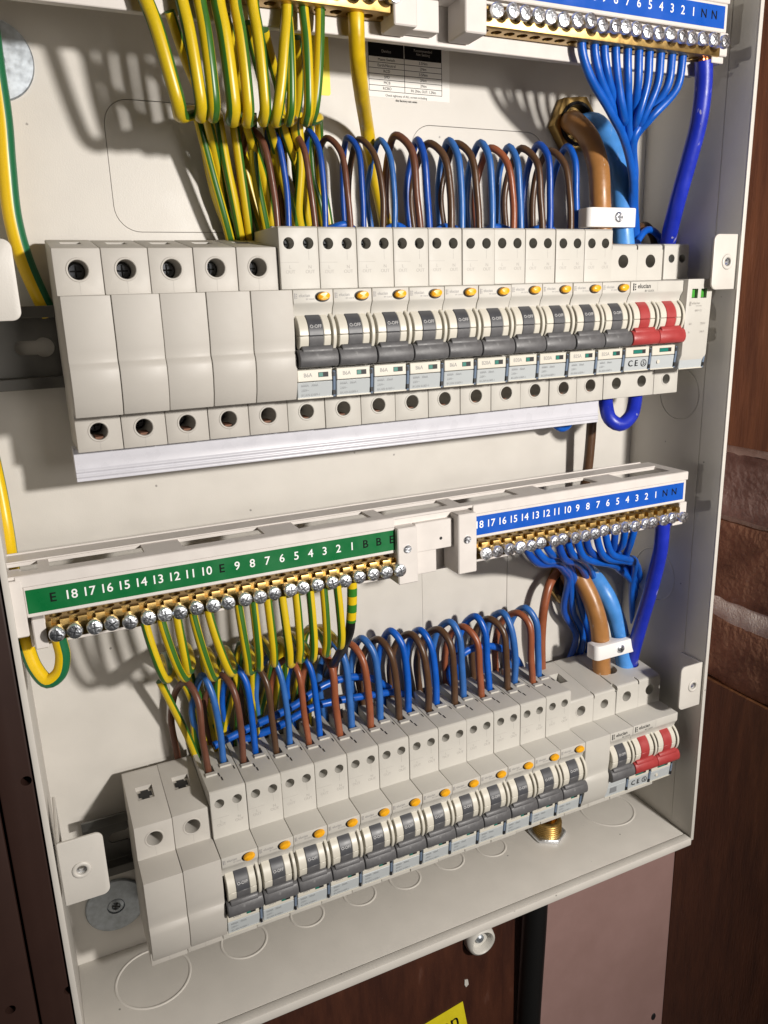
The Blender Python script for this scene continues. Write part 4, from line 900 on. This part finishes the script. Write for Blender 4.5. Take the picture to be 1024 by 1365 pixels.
wire('blue_wire', [xyz(850, 322, -18), xyz(856, 312, -19), xyz(866, 306, -22), xyz(880, 318, -26), xyz(884, 340, -28)], 1.9, 'wire_blue', 'small blue wire loop behind the right end of the upper row', None)
wire('brown_wire', [xyz(842, 322, -24), xyz(850, 306, -26), xyz(862, 302, -30), xyz(872, 318, -32), xyz(874, 340, -34)], 2.4, 'wire_brown_dark', 'dark brown wire behind the right end of the upper row', None)
wire('brown_wire', [xyz(790, 545, -30), xyz(787, 590, -31), xyz(782, 635, -33), xyz(770, 690, -38), xyz(752, 760, -41), xyz(742, 790, -43)], 3.0, 'wire_brown_dark', 'dark brown cable dropping from the upper row behind the neutral bar', None, 'cable')
wire('blue_wire', [xyz(735, 540, -34), xyz(738, 562, -32), xyz(748, 571, -31), xyz(758, 566, -32), xyz(766, 540, -34)], 2.2, 'wire_blue', 'bright blue wire peeping out below the busbar cover', None)
# blue neutrals of the lower bar: out of the bar, swept right and back into the bundle
N_LOW = [((701, 738), (716, 750), (741, 752)), ((713, 735), (727, 746), (744, 748)), ((727, 731), (735, 738), (748, 742)), ((744, 729), (752, 744), (766, 750)), ((756, 726), (763, 738), (774, 744)), ((769, 723), (778, 742), (812, 752)),
         ((781, 720), (786, 733), (812, 748)), ((795, 717), (804, 740), (838, 749)), ((807, 714), (814, 736), (834, 745)), ((820, 712), (818, 730), (812, 738)), ((833, 709), (830, 725), (818, 736)), ((846, 706), (841, 722), (835, 742))]
for k, (a, b, c) in enumerate(N_LOW):
    D = 13.2; X0 = at(*a, D=D).x; dn = (k % 4)
    
    pts = [(X0, D, ZLOW + 5), (X0, D, ZLOW - .5), xyz(*b, 10), xyz(*c, 0 - dn * 2)]
    if k < 5: pts += [xyz(c[0] + 9, c[1] + 7, -13 - dn * 2), xyz(c[0] + 16, c[1] + 22, -28), xyz(752 + 12 * k, 815, -37), xyz(768 + 9 * k, 850, -41), xyz(750 + 14 * k, 900, -42)]
    else: pts += [xyz(c[0] + 12, c[1] + 6, -16 - dn * 2), xyz(842 + (k % 4) * 4, 785, -33 - dn), xyz(846 + (k % 4) * 4, 850, -39), xyz(846 + (k % 3) * 4, 900, -42)]
    wire('blue_wire', pts, 2.05, 'wire_blue' if k % 3 else 'wire_blue_dark', f'{ORD[k]} blue wire from the left under the lower neutral bar', 'blue wires under the lower neutral bar')
q = at(884, 690, D=13.2)
wire('blue_cable', [(q.x, 13.2, ZLOW + 5), (q.x, 13.2, ZLOW - 3), xyz(880, 735, 11), xyz(868, 785, 4), xyz(852, 840, -6), xyz(842, 880, -16), xyz(838, 920, -26)], 4.2, 'wire_blue_royal', 'thick royal blue cable from the right end of the lower neutral bar', None, 'cable', seg=16)
wire('brown_wire', [xyz(744, 762, -40), xyz(733, 778, -34), xyz(726, 805, -32), xyz(722, 845, -33), xyz(722, 885, -36), xyz(724, 930, -41)], 2.7, 'wire_brown_red', 'reddish brown wire bending down left of the lower thick cables', None)
